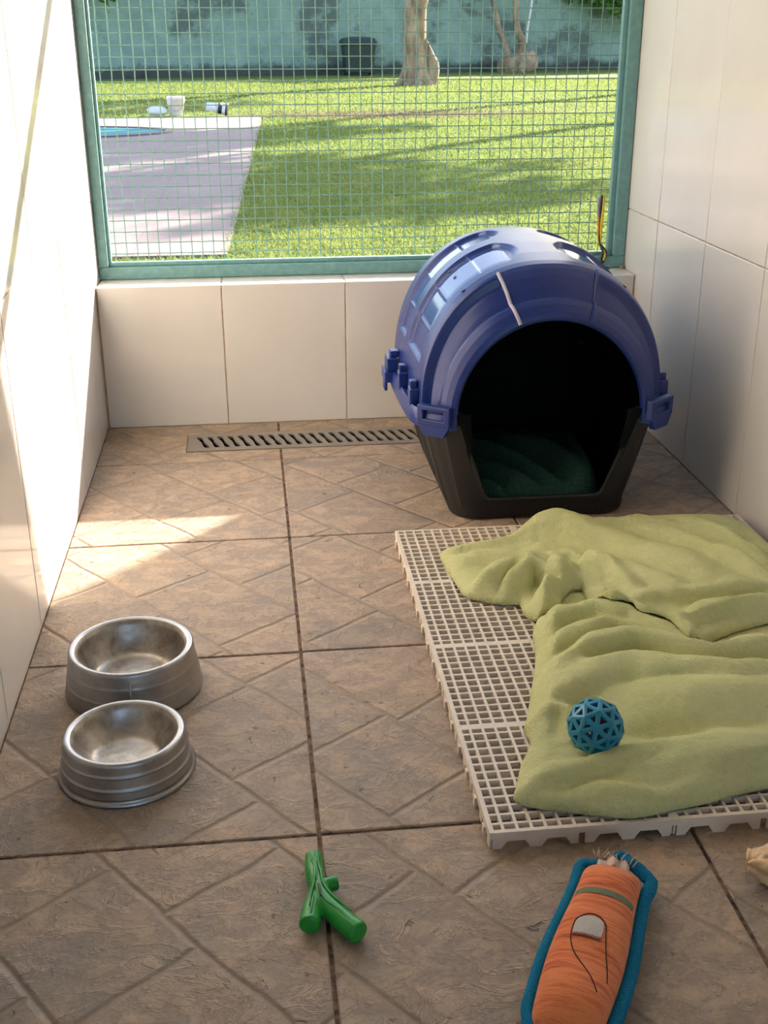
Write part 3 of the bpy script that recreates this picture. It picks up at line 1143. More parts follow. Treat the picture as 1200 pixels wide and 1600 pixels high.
# rim flange round the seam
prof = [(s[0], s[1]) for s in ST if s[0] > -.45]
plan = []
ys_r = [(-.440, .180), (-.446, .198), (-.438, .216), (-.415, .240), (-.385, .258), (-.34, .264), (-.2, .268), (-.05, .266), (.03, .258), (.075, .240), (.105, .2), (.118, .14), (.122, .0)]
half = catmull([(-x, y, 0) for y, x in ys_r], 5)
full = half + [Vector((-p.x, p.y, 0)) for p in reversed(half[:-1])]
rim = MB()
rows = []
for p in full:
    nrm = Vector((p.x, p.y + .17, 0)).normalized()
    q = Vector((CX + p.x, p.y, 0))
    drop = .010 * sstep(.19, .26, abs(p.x)) * 1.0
    rows.append([q - nrm * .012 + Vector((0, 0, ZS + .010)), q - nrm * .004 + Vector((0, 0, ZS + .012)), q + nrm * .001 + Vector((0, 0, ZS + .006)),
                 q + nrm * .003 + Vector((0, 0, ZS - .010)), q + nrm * .003 + Vector((0, 0, ZS - .020)), q - nrm * .004 + Vector((0, 0, ZS - .020)), q - nrm * .010 + Vector((0, 0, ZS - .004))])
rim.grid(rows, cv=True)
cpart('seam_rim', rim, M_blue, True, None, 40)


def obox(c, ax, half_, bev=.003):
    """bevelled box centred c with outward axis angle ax (radians about z)"""
    b = MB().bev_box(-half_[0], half_[0], -half_[1], half_[1], -half_[2], half_[2], bev)
    R_ = Matrix.Rotation(ax, 4, 'Z')
    b.v = [tuple(R_ @ Vector(v) + Vector(c)) for v in b.v]
    return b


def bracket(side):
    """corner latch housing on the front of the rim: plate with a recessed slot and a dropped tongue"""
    a = side * math.radians(38)
    c = Vector((CX + side * .226, -.432, ZS - .004))
    R_ = Matrix.Rotation(a, 4, 'Z')
    mb = MB()
    def put(x0, x1, y0, y1, z0, z1, bv=.0025):
        b = MB().bev_box(x0, x1, y0, y1, z0, z1, bv)
        mb.add([R_ @ Vector(v) + c for v in b.v], b.f)
    put(-.036, .036, -.004, .012, -.010, .0035)      # below the slot
    put(-.036, .036, -.004, .012, .020, .030)        # above the slot
    put(-.036, -.022, -.004, .012, -.002, .026)
    put(.022, .036, -.004, .012, -.002, .026)
    put(-.022, .022, .006, .012, .0, .024)           # slot back
    # tongue with slanted ends
    b = MB()
    prism(b, [(-.034, -.008), (.034, -.008), (.022, -.030), (-.022, -.030)], -.003, .010)
    mb.add([R_ @ Vector((x, z, y)) + c for x, y, z in b.v], b.f)
    return cpart('front_bracket', mb, M_blue, False)


bracket(-1)
bracket(1)


def latch(side, y):
    c = Vector((CX + side * .272, y, ZS))
    mb = MB()
    for (x0, x1, y0, y1, z0, z1) in ((-.012, .014, -.03, .03, -.012, .012), (-.016, .008, -.024, .024, .012, .040), (.006, .013, -.016, .016, -.034, -.008), (-.02, .0, -.014, .014, .040, .054)):
        b = MB().bev_box(min(side * x0, side * x1), max(side * x0, side * x1), y0, y1, z0, z1, .0025)
        mb.add([Vector(v) + c for v in b.v], b.f)
    return cpart('side_latch', mb, M_blue, False)


for sd in (-1, 1):
    latch(sd, -.10)
# upright stops standing on the rim beside the arched ribs
for sd in (-1, 1):
    for (y, xo) in ((-.345, .254), (-.225, .260)):
        b = MB().bev_box(CX + sd * xo - .009, CX + sd * xo + .009, y - .016, y + .016, ZS + .004, ZS + .040, .002)
        b2 = MB().bev_box(CX + sd * xo - .007, CX + sd * xo + .007, y - .006, y + .014, ZS + .038, ZS + .054, .002)
        b.add(b2.v, b2.f)
        cpart('rim_stop', b, M_blue, False)
# small screw holes on the ribs
for sd in (-1, 1):
    for y in (-.35, -.22):
        th = math.radians(90 + sd * 38)
        i = min(range(len(idx)), key=lambda q: abs(st_at(idx[q])[0] - y))
        yv, hw, top, n = st_at(idx[i])
        p = arch(hw, top, yv, th, n)
        nrm = (p - Vector((CX, y, ZS + .02))).normalized()
        cpart('vent_hole', MB().tube([p - nrm * .001, p + nrm * .0012], .0042, 12), M_black)

# black tub
LIP, OB = 0.046, 0.118


def tub_ring(z):
    f = min(1.0, z / (ZS - .006))
    hw = .178 + (.240 - .178) * f ** .85
    yf = -.418 - .022 * f
    yb = .055 + .05 * f
    r = .060 + .02 * f
    o = OB + (.180 - OB) * max(0, (z - LIP)) / (ZS - LIP)
    pts = [(-o, yf + .002)]
    nseg = 10
    for k in range(1, 8):
        pts.append((-o + (-(hw - r) + o) * k / 7, yf))
    for k in range(1, nseg + 1):
        a = math.pi / 2 * k / nseg
        pts.append((-(hw - r) - r * math.sin(a), yf + r - r * math.cos(a)))
    for k in range(1, 28):
        pts.append((-hw, yf + r + (yb - yf - 2 * r) * k / 28))
    for k in range(0, nseg + 1):
        a = math.pi / 2 * k / nseg
        pts.append((-(hw - r) - r * math.cos(a), yb - r + r * math.sin(a)))
    for k in range(1, 8):
        pts.append((-(hw - r) * (1 - k / 8), yb))
    pts += [(-x, y) for x, y in reversed(pts)]
    out = []
    n = len(pts)
    for i, (x, y) in enumerate(pts):
        # moulded flutes: shallow inward panels
        u = min(i, n - 1 - i)
        d = 0.0
        if .03 < f:
            if 12 <= u <= 16 or 20 <= u <= 30 or 34 <= u <= 43:
                d = .006 * sstep(.05, .12, f)
        v = Vector((x, y + .17, 0))
        if z > ZS + .0022 and u > 8:
            v = v + v.normalized() * .012
        v2 = v - v.normalized() * d
        out.append((CX + v2.x, v2.y - .17, z))
    return out


tub = MB()
zs_ = [LIP, .06, .075, .1, .13, .16, .19, ZS - .006, ZS + .002, ZS + .0025, ZS + .010]
tub.grid([tub_ring(z) for z in zs_])
low = [tub_ring(z) for z in (0.004, .012, .022, .034, LIP)]
for z_i, rw in enumerate(low):
    lft, rgt = rw[0], rw[-1]
    rw += [(rgt[0] + (lft[0] - rgt[0]) * k / 8, rgt[1], rgt[2]) for k in range(1, 8)]
tub.grid(low, cv=True)
fl_ = low[0]
ob = len(tub.v)
tub.v += [tuple(p) for p in fl_] + [(CX, -.18, .004)]
for k in range(len(fl_)):
    tub.f.append((ob + k, ob + (k + 1) % len(fl_), ob + len(fl_)))
    tub.mi.append(0)
bmx = bmesh.new()
me = bpy.data.meshes.new('tmp')
me.from_pydata(tub.v, [], tub.f)
bmx.from_mesh(me)
bmesh.ops.remove_doubles(bmx, verts=bmx.verts, dist=1e-5)
bpy.data.meshes.remove(me)
tub = MB().from_bm(bmx)
tb_o = cpart('tub', tub, [M_black, M_inner_shade], True, None, 30)
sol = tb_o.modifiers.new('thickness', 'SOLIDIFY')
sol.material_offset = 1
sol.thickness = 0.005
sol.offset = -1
# rounded lip along the tub's entrance
lip = [(CX - .180, -.441, ZS - .01)] + [(CX - (OB + (.180 - OB) * (z - LIP) / (ZS - LIP)), -.418 - .022 * z / (ZS - .006) + .001, z) for z in (.16, .1, .062)] + \
      [(CX - OB + .006, -.423, LIP + .002), (CX - .09, -.4225, LIP), (CX, -.4225, LIP)]
lip_f = lip + [(2 * CX - x, y, z) for x, y, z in reversed(lip[:-1])]
cpart('entrance_lip', MB().tube(catmull(lip_f, 4), .0045, 8), M_black)
# feet
for sx in (-1, 1):
    for y in (-.36, .0):
        cpart('foot', MB().lathe([(.001, .0), (.016, .0), (.018, .003), (.018, .010), (.001, .010)], 16, (CX + sx * .12, y, 0)), M_black)


# ------------------------------------------------------------------ cloth heightfields
def seg_d(px, py, pts):
    """distance from arrays px,py to a polyline and the position along it (0..1)"""
    best = np.full(px.shape, 1e9)
    tt = np.zeros(px.shape)
    sg = np.zeros(px.shape)
    n = len(pts) - 1
    for i in range(n):
        ax, ay = pts[i]
        bx, by = pts[i + 1]
        dx, dy = bx - ax, by - ay
        l2 = dx * dx + dy * dy + 1e-12
        t = np.clip(((px - ax) * dx + (py - ay) * dy) / l2, 0, 1)
        d = np.hypot(px - (ax + t * dx), py - (ay + t * dy))
        m = d < best
        best = np.where(m, d, best)
        tt = np.where(m, (i + t) / n, tt)
        sg = np.where(m, np.sign(dx * (py - ay) - dy * (px - ax)), sg)
    return best, tt, sg


def inside(px, py, poly):
    r = np.zeros(px.shape, bool)
    n = len(poly)
    for i in range(n):
        x0, y0 = poly[i]
        x1, y1 = poly[(i + 1) % n]
        c = ((y0 > py) != (y1 > py)) & (px < (x1 - x0) * (py - y0) / (y1 - y0 + 1e-12) + x0)
        r ^= c
    return r


_nz = {}


def vnoise(px, py, s, seed):
    out = np.zeros(px.shape)
    it = np.nditer([px, py, out], op_flags=[['readonly'], ['readonly'], ['writeonly']])
    for a, b, c in it:
        c[...] = noise.noise(Vector((float(a) * s, float(b) * s, seed)))
    return out


def smooth_closed(poly, n=5):
    k = len(poly)
    P_ = [Vector((p[0], p[1], 0)) for p in poly]
    out = []
    for i in range(k):
        a, b, c, d = P_[i - 1], P_[i], P_[(i + 1) % k], P_[(i + 2) % k]
        for q in range(n):
            t = q / n
            v = 0.5 * ((2 * b) + (c - a) * t + (2 * a - 5 * b + 4 * c - d) * t * t + (3 * b - a - 3 * c + d) * t ** 3)
            out.append((v.x, v.y))
    return out


def gauss(px, py, pts, amp, w, taper=True, asym=1.0):
    d, t, sg = seg_d(px, py, pts)
    w_ = np.where(sg > 0, w, w * asym)
    e = np.sin(np.pi * np.clip(t * .86 + .07, 0, 1)) ** .6 if taper else 1.0
    return amp * np.exp(-(d / w_) ** 2) * e


def rolls(X, Y, folds, p=3.0):
    """rounded cloth rolls; where they meet they keep a crease (p-norm instead of a sum)"""
    acc = np.zeros(X.shape)
    for pts, a, w, s_ in folds:
        wob = .0035 * np.sin(X * 61 + a * 900) + .003 * np.sin(Y * 83 + w * 700)
        d, t, sg = seg_d(X, Y, pts)
        ww = np.where(sg > 0, w, w * s_) * 1.55
        q = np.clip((d + wob) / ww, 0, 1)
        pr = (1 - q * q) ** 1.25
        e = np.sin(np.pi * np.clip(t * .86 + .07, 0, 1)) ** .6
        acc = acc + np.maximum(a * pr * e, 0) ** p
    return acc ** (1 / p)


def sheet(poly, hfun, res, base, T=.012, under=None):
    """cloth as a height surface over an outline; rounded edge of thickness T; vertices beside the outline are pulled onto it"""
    xs_ = [p[0] for p in poly]
    ys_ = [p[1] for p in poly]
    gx = np.arange(min(xs_) - res, max(xs_) + 2 * res, res)
    gy = np.arange(min(ys_) - res, max(ys_) + 2 * res, res)
    X, Y = np.meshgrid(gx, gy, indexing='ij')
    ins = inside(X, Y, poly)
    cell = ins[:-1, :-1] | ins[1:, :-1] | ins[:-1, 1:] | ins[1:, 1:]
    need = np.zeros(X.shape, bool)
    for a, b in ((0, 0), (1, 0), (0, 1), (1, 1)):
        need[a:X.shape[0] - 1 + a, b:X.shape[1] - 1 + b] |= cell
    # pull outside vertices onto the outline
    cl = poly + [poly[0]]
    out = need & ~ins
    ox_, oy_ = X[out], Y[out]
    bx, by, bd = ox_.copy(), oy_.copy(), np.full(ox_.shape, 1e9)
    for i in range(len(poly)):
        ax, ay = cl[i]
        cx_, cy_ = cl[i + 1]
        dx, dy = cx_ - ax, cy_ - ay
        t = np.clip(((ox_ - ax) * dx + (oy_ - ay) * dy) / (dx * dx + dy * dy + 1e-12), 0, 1)
        qx, qy = ax + t * dx, ay + t * dy
        d = np.hypot(ox_ - qx, oy_ - qy)
        m = d < bd
        bx, by, bd = np.where(m, qx, bx), np.where(m, qy, by), np.minimum(d, bd)
    X[out], Y[out] = bx, by
    dE = seg_d(X, Y, cl)[0]
    dE[out] = 0
    q = np.clip(dE / T, 0, 1)
    edge = T * np.sqrt(np.clip(1 - (1 - q) ** 2, 0, 1))
    grow = np.clip(dE / (T * 2.6), 0, 1)
    grow = grow * grow * (3 - 2 * grow)
    B = base(X, Y) if callable(base) else base
    Z = B + edge + hfun(X, Y) * grow
    vid = -np.ones(X.shape, int)
    vid[need] = np.arange(need.sum())
    mb = MB()
    mb.v = list(zip(X[need].tolist(), Y[need].tolist(), Z[need].tolist()))
    I, J = np.nonzero(cell)
    mb.f = [(vid[i, j], vid[i + 1, j], vid[i + 1, j + 1], vid[i, j + 1]) for i, j in zip(I, J)]
    mb.f = [tuple(int(q) for q in f) for f in mb.f]
    mb.mi = [0] * len(mb.f)
    return mb, (gx, gy, Z, ins)


def fuzz(px, py, seed):
    return 0.0022 * vnoise(px, py, 26, seed) + 0.0011 * vnoise(px, py, 70, seed + 3) + .0005 * vnoise(px, py, 210, seed + 5)


# ------------------------------------------------------------------ plastic grate mat
MZ = 0.025
mat_x0, mat_y0, PN = 0.2005, -1.420, 0.2285
mat = empty('plastic_grate_mat', (mat_x0 + 1.5 * PN, mat_y0 + 2 * PN, 0), 'off white plastic grid floor mat of clipped together panels under the lime blanket', 'mat')
g_ = MB()
NC = 13
cw_ = PN / NC
bw = 0.0019
for k in range(NC + 1):
    hw_ = bw if 0 < k < NC else .003
    a = min(max(k * cw_, hw_), PN - hw_)
    g_.box(a - hw_, a + hw_, .0002, PN - .0002, MZ - .009, MZ)
    g_.box(.0004, PN - .0004, a - hw_, a + hw_, MZ - .0092, MZ - .0003)
# side skirts with arches and legs
def skirt(along):
    un = PN / 2
    for s_ in (0, 1):
        for k in range(2):
            o = k * un
            segs = [(.004, .016, 0), (.016, .050, .011), (.050, .066, 0), (.066, .100, .011), (.100, un - .004, 0)]
            for a, b, zl in segs:
                y0, y1 = (.0006, .0036) if s_ == 0 else (PN - .0036, PN - .0006)
                if along == 'x':
                    g_.box(o + a, o + b, y0, y1, zl, MZ - .008)
                    if zl:
                        for (p, q) in ((a, a + .006), (b, b - .006)):
                            g_.add([(o + p, y0, zl), (o + q, y0, zl), (o + p, y0, 0.002), (o + p, y1, zl), (o + q, y1, zl), (o + p, y1, .002)],
                                   [(0, 1, 2), (3, 5, 4), (0, 2, 5, 3), (1, 4, 5, 2), (0, 3, 4, 1)])
                else:
                    g_.box(y0, y1, o + a, o + b, zl, MZ - .008)


skirt('x')
skirt('y')
for a in (.25, .5, .75):       # inner feet
    for b in (.25, .5, .75):
        g_.box(a * PN - .006, a * PN + .006, b * PN - .004, b * PN + .004, 0, MZ - .009)
gm = g_.mesh('grate_panel')
gm.materials.append(M_white)
for i in range(3):
    for j in range(4):
        link('grate_panel', gm, mat, (mat_x0 + i * PN - mat.location.x, mat_y0 + j * PN - mat.location.y, 0))
tabm = MB().bev_box(-.003, .001, -.005, .005, .004, .017, .001).mesh('clip_tab')
tabm.materials.append(M_white)
for j in range(4):
    for q in (.12, .37, .62, .87):
        link('clip_tab', tabm, mat, (mat_x0 - mat.location.x, mat_y0 + (j + q) * PN - mat.location.y, 0))

# ------------------------------------------------------------------ lime fleece blanket
LOW = [(0.242, -1.366), (0.251, -1.338), (0.268, -1.292), (0.289, -1.253), (0.289, -1.215), (0.301, -1.184), (0.320, -1.124), (0.340, -1.063), (0.355, -1.007), (0.366, -0.946), (0.391, -0.888), (0.427, -0.80),
       (0.55, -0.74), (0.74, -0.76), (0.80, -0.90), (0.81, -1.10), (0.77, -1.26), (0.68, -1.335), (0.59, -1.372),
       (0.517, -1.389), (0.472, -1.401), (0.43, -1.408), (0.383, -1.417), (0.348, -1.411), (0.297, -1.395), (0.262, -1.383)]
UP = [(0.472, -0.842), (0.441, -0.862), (0.415, -.905), (0.385, -0.912), (0.366, -0.885), (0.366, -0.850), (0.340, -0.846), (0.315, -0.833), (0.283, -0.809), (0.275, -0.756), (0.268, -0.690), (0.266, -0.645),
      (0.285, -0.625), (0.345, -0.618), (0.395, -0.600), (0.44, -0.560), (0.50, -0.530), (0.57, -0.523), (0.64, -.528), (0.70, -0.520), (0.79, -0.522), (0.845, -.54), (0.872, -.60), (0.875, -0.75),
      (0.865, -0.9), (0.82, -0.97), (0.77, -0.985), (0.727, -0.996), (0.666, -1.018), (0.602, -1.052), (0.575, -1.061), (0.560, -1.020), (0.525, -0.983), (0.515, -0.953), (0.486, -0.952), (0.468, -0.905)]
LOW, UP = smooth_closed(LOW), smooth_closed(UP)


def low_h(X, Y):
    h = 0.004 + fuzz(X, Y, 1.0)
    rl, bg = [], []
    for pts, a, w, s in (
            ([(0.363, -0.986), (0.392, -0.952), (0.461, -0.945), (0.512, -0.966), (0.562, -1.031), (0.588, -1.093)], .022, .020, 1.0),
            ([(0.338, -1.082), (0.394, -1.021), (0.474, -0.989), (0.541, -1.018)], .020, .022, .8),
            ([(0.318, -1.151), (0.372, -1.104), (0.427, -1.064), (0.494, -1.053), (0.541, -1.087), (0.591, -1.112), (0.667, -1.083), (0.74, -1.061)], .028, .024, .8),
            ([(0.292, -1.222), (0.358, -1.156), (0.408, -1.127), (0.473, -1.117), (0.545, -1.143), (0.601, -1.159), (0.70, -1.147)], .022, .028, 1.0),
            ([(0.283, -1.245), (0.313, -1.209), (0.341, -1.22), (0.346, -1.262)], .014, .014, 1.0),
            ([(0.242, -1.366), (0.282, -1.349), (0.342, -1.341), (0.40, -1.318), (0.44, -1.315)], .013, .013, 1.5),
            ([(0.244, -1.385), (0.291, -1.395), (0.351, -1.388), (0.388, -1.396), (0.422, -1.402), (0.468, -1.392), (0.53, -1.350), (0.605, -1.335)], .010, .015, 1.0),
            ([(0.40, -1.330), (0.477, -1.322), (0.535, -1.330), (0.63, -1.318)], .020, .024, 1.6),
            ([(0.44, -1.185), (0.513, -1.215), (0.60, -1.225), (0.70, -1.20)], .030, .062, 1.0),
            ([(0.474, -1.372), (0.50, -1.350), (.505, -1.32)], .008, .012, 1.0),
            ([(0.62, -1.32), (0.70, -1.27), (0.76, -1.2)], .018, .03, 1.0)):
        (rl if w < .04 else bg).append((pts, a * 1.6, w, s))
    h = h + rolls(X, Y, rl)
    for pts, a, w, s in bg:
        h = h + gauss(X, Y, pts, a, w, True, s)
    h = h - gauss(X, Y, [(0.36, -1.285), (0.42, -1.275), (0.50, -1.288)], .010, .018)
    h = h - gauss(X, Y, [(0.40, -1.09), (0.46, -1.075), (0.53, -1.11), (0.60, -1.135), (0.70, -1.11)], .008, .010)
    h = h - gauss(X, Y, [(0.36, -1.355), (0.42, -1.34), (0.46, -1.335)], .004, .008)
    return np.maximum(h, .002)


lowmb, lowg = sheet(LOW, low_h, .0045, MZ + .0036, .013)


def low_z(x, y):
    gx, gy, Z, ins = lowg
    i, j = int(round((x - gx[0]) / .0045)), int(round((y - gy[0]) / .0045))
    if 0 <= i < len(gx) and 0 <= j < len(gy) and ins[i, j]:
        return float(Z[i, j])
    return MZ + .0008


def up_base(X, Y):
    B = np.full(X.shape, MZ + .0036)
    gx, gy, Z, ins = lowg
    i = np.clip(((X - gx[0]) / .0045), 0, len(gx) - 1.001)
    j = np.clip(((Y - gy[0]) / .0045), 0, len(gy) - 1.001)
    i0, j0 = i.astype(int), j.astype(int)
    best = np.where(ins[i0, j0] & (X >= gx[0]) & (Y >= gy[0]) & (Y <= gy[-1]), Z[i0, j0] + .003, B)
    return np.maximum(best, B)


def up_h(X, Y):
    h = .004 + fuzz(X, Y, 7.0)
    rl, bg = [], []
    for pts, a, w, s in (
            ([(0.275, -0.70), (0.33, -0.691), (0.394, -0.703), (0.457, -0.683)], .010, .02, 1.0),
            ([(0.270, -0.65), (0.33, -0.64), (0.40, -0.63)], .006, .016, 1.0),
            ([(0.278, -0.83), (0.323, -0.800), (0.38, -0.765), (0.418, -0.746), (0.462, -0.790)], .024, .017, .9),
            ([(0.345, -0.868), (0.36, -0.815), (0.402, -0.776), (0.444, -0.822), (0.479, -0.892)], .026, .015, .9),
            ([(0.385, -0.93), (0.40, -0.875), (0.436, -0.850), (0.47, -0.881)], .022, .013, .9),
            ([(0.36, -.60), (0.43, -.60), (0.50, -0.60), (0.593, -0.67), (0.649, -0.774), (0.70, -0.90)], .030, .050, 1.0),
            ([(0.44, -.585), (0.50, -.575), (0.56, -.60)], .024, .04, 1.0),
            ([(0.634, -0.608), (0.703, -0.665), (0.747, -0.769), (0.781, -0.876)], .018, .028, .8),
            ([(0.57, -.575), (0.66, -.57), (0.74, -.60)], .010, .018, 1.0),
            ([(0.751, -0.571), (0.79, -0.661), (0.813, -0.777)], .016, .022, 1.0),
            ([(0.516, -0.940), (0.577, -0.905), (0.645, -0.930), (0.736, -0.912), (0.80, -0.91)], .013, .017, .8),
            ([(0.570, -1.020), (0.629, -0.984), (0.686, -0.972), (0.78, -0.960)], .016, .016, .8),
            ([(0.424, -0.73), (0.486, -0.716), (0.531, -0.796), (0.545, -0.917)], .014, .018, .7),
            ([(0.55, -.80), (0.60, -.86), (.63, -.93)], .010, .02, 1.0)):
        (rl if w < .036 else bg).append((pts, a * 1.6, w, s))
    h = h + rolls(X, Y, rl)
    for pts, a, w, s in bg:
        h = h + gauss(X, Y, pts, a * .55, w, True, s)
    h = h - gauss(X, Y, [(0.36, -.735), (0.42, -.715), (0.47, -.74)], .006, .010)
    h = h - gauss(X, Y, [(0.60, -.945), (0.66, -.957), (0.74, -.94)], .008, .010)
    return np.maximum(h, .002)


upmb, upg = sheet(UP, up_h, .0045, up_base, .012)
bl = empty('blanket', (0.53, -0.98, MZ), 'rumpled lime green fleece blanket spread over the white grate mat', 'blanket')


def bpart(name, mb):
    o = shift(mb, -.53, .98, -MZ).build(name, M_fleece, bl, True)
    so = o.modifiers.new('thickness', 'SOLIDIFY')
    so.thickness = .003
    so.offset = -1
    return o


ball_z0 = low_z(.364, -1.288)
bpart('spread_layer', lowmb)
bpart('folded_layer', upmb)

# dark green fleece inside the crate
INS = smooth_closed([(0.40, -.400), (0.46, -.410), (0.53, -.407), (0.60, -.408), (0.655, -.37), (.665, -.25), (0.66, -.08), (0.52, .0), (0.38, -.05), (0.355, -.2), (0.362, -.34)])


def ins_h(X, Y):
    h = .016 + fuzz(X, Y, 4.0)
    for pts, a, w in (([(0.38, -.22), (0.42, -.29), (0.47, -.36), (.52, -.40)], .038, .018), ([(0.385, -.13), (0.45, -.22), (0.50, -.30), (.55, -.37)], .044, .020),
                      ([(0.385, -.33), (0.41, -.37), (0.44, -.40)], .026, .015), ([(0.50, -.12), (0.57, -.22), (0.60, -.33), (.61, -.39)], .046, .028),
                      ([(0.64, -.37), (0.63, -.25), (0.64, -.1)], .04, .022)):
        h = h + gauss(X, Y, pts, a, w)
    h = h + .02 * np.clip((Y + .40) / .25, 0, 1)
    return h


imb, _g = sheet(INS, ins_h, .005, .012, .014)
tw = empty('towel', (.51, -.2, .012), 'dark green crumpled fleece lying inside the pet crate', 'towel')
shift(imb, -.51, .2, -.012).build('towel_cloth', M_darkgreen, tw, True)

# ------------------------------------------------------------------ metal bowls
def bowl(name, x, y, R0, R1, H, depth, label, ribs, flare):
    b = empty(name, (x, y, 0), label, 'bowl', None)
    pr = []
    if flare:
        pr += [(R0 - .003, .0), (R0 + .002, .0), (R0 + .003, .002), (R0 + .0005, .005), (R0 - .003, .008)]
    else:
        pr += [(R0 - .003, .0), (R0, .0), (R0 + .0002, .002)]
    za = pr[-1][1]
    ra = pr[-1][0]
    for k in range(1, 40):
        f = k / 40
        z = za + (H - .006 - za) * f
        r = ra + (R1 - ra) * (f ** .92)
        for rz, amp in ribs:
            r += amp * math.exp(-((z - rz) / .0013) ** 2) + (amp * .9 if z < rz else 0)
        pr.append((r, z))
    pr += [(R1, H - .004), (R1 - .0012, H - .0012), (R1 - .004, H), (R1 - .007, H - .0004), (R1 - .0095, H - .002)]
    MB().lathe(pr, 96).build('bowl_wall', M_alu, b, True)
    ri = R1 - .0095
    pi_ = [(ri, H - .002), (ri - .004, H - .006)]
    for k in range(1, 13):
        a = k / 12
        pi_.append((ri - .004 - .014 * a - .006 * a ** 3, H - .006 - (depth - .012) * a))
    rb = pi_[-1][0]
    zb_ = pi_[-1][1]
    pi_ += [(rb - .004, zb_ - .003), (rb - .009, zb_ - .0045), (rb - .016, zb_ - .005), (rb * .5, zb_ - .0052), (.0005, zb_ - .0052)]
    MB().lathe(pi_, 96).build('basin', M_bowlin, b, True)
    return b


bowl('dog_bowl', -0.2455, -1.1965, .0875, .0795, .058, .040, 'smaller aluminium dog bowl with ringed sides, nearer the camera', [(.022, .0011), (.040, .0010)], True)
bk2 = bowl('dog_bowl', -0.2535, -0.985, .1005, .0915, .072, .050, 'larger smooth sided aluminium dog bowl, behind the smaller ringed one', [(.026, .0005), (.048, .0005)], False)
mb = MB().tube([(.006, -.1005, .006), (.0055, -.0965, .034), (.005, -.0925, .062)], .0016, 6)
mb.build('weld_seam', M_alu, bk2, True)

# ------------------------------------------------------------------ teal lattice ball
RB = 0.0376
ball = empty('lattice_ball', (.363, -1.293, ball_z0 + RB - .001), 'teal rubber lattice ball with triangular openings resting on the blanket', 'ball')
bmx = bmesh.new()
bmesh.ops.create_icosphere(bmx, subdivisions=2, radius=RB)
r_ = bmesh.ops.inset_individual(bmx, faces=bmx.faces[:], thickness=.0034, use_even_offset=True)
orig = set(f for f in bmx.faces) - set(r_['faces'])
bmesh.ops.delete(bmx, geom=list(orig), context='FACES_ONLY')
me = bpy.data.meshes.new('lattice')
bmx.to_mesh(me)
bmx.free()
me.materials.append(M_rubber)
lat = link('lattice', me, ball)
so = lat.modifiers.new('thickness', 'SOLIDIFY')
so.thickness = .0075
so.offset = -1
bv = lat.modifiers.new('round', 'BEVEL')
bv.width = .0007
bv.segments = 2
bv.limit_method = 'ANGLE'
ball.rotation_euler = (math.radians(-34), math.radians(3), math.radians(24))
for k, (dx, dy, dz, nm) in enumerate(((-.006, .009, .013, 'left'), (.008, .008, .011, 'right'))):
    bmx = bmesh.new()
    bmesh.ops.create_icosphere(bmx, subdivisions=3, radius=1)
    for v in bmx.verts:
        v.co = Vector((v.co.x * .0085, v.co.y * .011, v.co.z * .0075)) * (1 + .25 * noise.noise(v.co * 1.8 + Vector((k * 5, 0, 0))))
    tag(MB().from_bm(bmx).build('treat', M_treat, None, True, (ball.location.x + dx, ball.location.y + dy, ball.location.z + dz - .004)),
        'brown treat inside the teal ball, the %s one of two' % nm, 'treat')

# ------------------------------------------------------------------ green stick toy
gt = empty('chew_toy', (0, -1.48, 0), 'bright green rubber forked stick toy lying on the floor joint', 'dog toy')
pieces = MB()


def cap_tube(path, r0, r1, n=4):
    c_ = catmull(path, n)
    k = len(c_)
    d0, d1 = (c_[0] - c_[1]).normalized(), (c_[-1] - c_[-2]).normalized()
    rr = [r0 + (r1 - r0) * i / (k - 1) for i in range(k)]
    c_ = [c_[0] + d0 * .004] + c_ + [c_[-1] + d1 * .0025]
    rr = [r0 * .72] + rr + [r1 * .84]
    return c_, rr


for pth, a, b in (([(-.0095, -1.421, .011), (-.0105, -1.445, .012), (-.0085, -1.468, .0125), (-.0055, -1.487, .0125), (0.003, -1.509, .0125), (.017, -1.532, .0125), (.0305, -1.551, .0125)], .0105, .0128),
                  ([(-.0075, -1.462, .012), (-.0105, -1.484, .012), (-.0165, -1.508, .012), (-.0205, -1.533, .0122)], .0085, .0122),
                  ([(-.004, -1.478, .0125), (.004, -1.4735, .0135), (.0125, -1.4715, .014)], .0085, .0088)):
    c_, rr = cap_tube(pth, a, b)
    pieces.tube(c_, rr, 16)
gb = shift(pieces, 0, 1.48, 0).build('toy_body', M_green, gt, True)
rm = gb.modifiers.new('fuse', 'REMESH')
rm.mode = 'VOXEL'
rm.voxel_size = .0011
rm.use_smooth_shade = True
sm = gb.modifiers.new('soft', 'SMOOTH')
sm.iterations = 6
sm.factor = .5
zt_ = .0238
for pth in ([(-.0145, -1.424), (-.0135, -1.437), (-.0105, -1.447), (-.0105, -1.46), (-.0125, -1.478), (-.0165, -1.496), (-.0195, -1.515)],
            [(-.008, -1.424), (-.0105, -1.436), (-.0085, -1.447), (-.0085, -1.46), (-.0095, -1.475)],
            [(-.0045, -1.428), (-.0055, -1.445), (-.0035, -1.462), (-.0025, -1.480), (.0035, -1.497), (.0135, -1.513), (.0255, -1.529)],
            [(-.0075, -1.492), (-.0015, -1.508), (.007, -1.520), (.013, -1.527), (.0175, -1.536), (.026, -1.546)],
            [(-.014, -1.50), (-.0165, -1.512), (-.0185, -1.528)]):
    c_ = catmull([(x, y + 1.48, zt_ - (.0012 if y > -1.45 else 0)) for x, y in pth], 5)
    MB().tube(c_, [.0007 + .0010 * math.sin(math.pi * i / (len(c_) - 1)) for i in range(len(c_))], 8).build('raised_vein', M_green, gt, True)
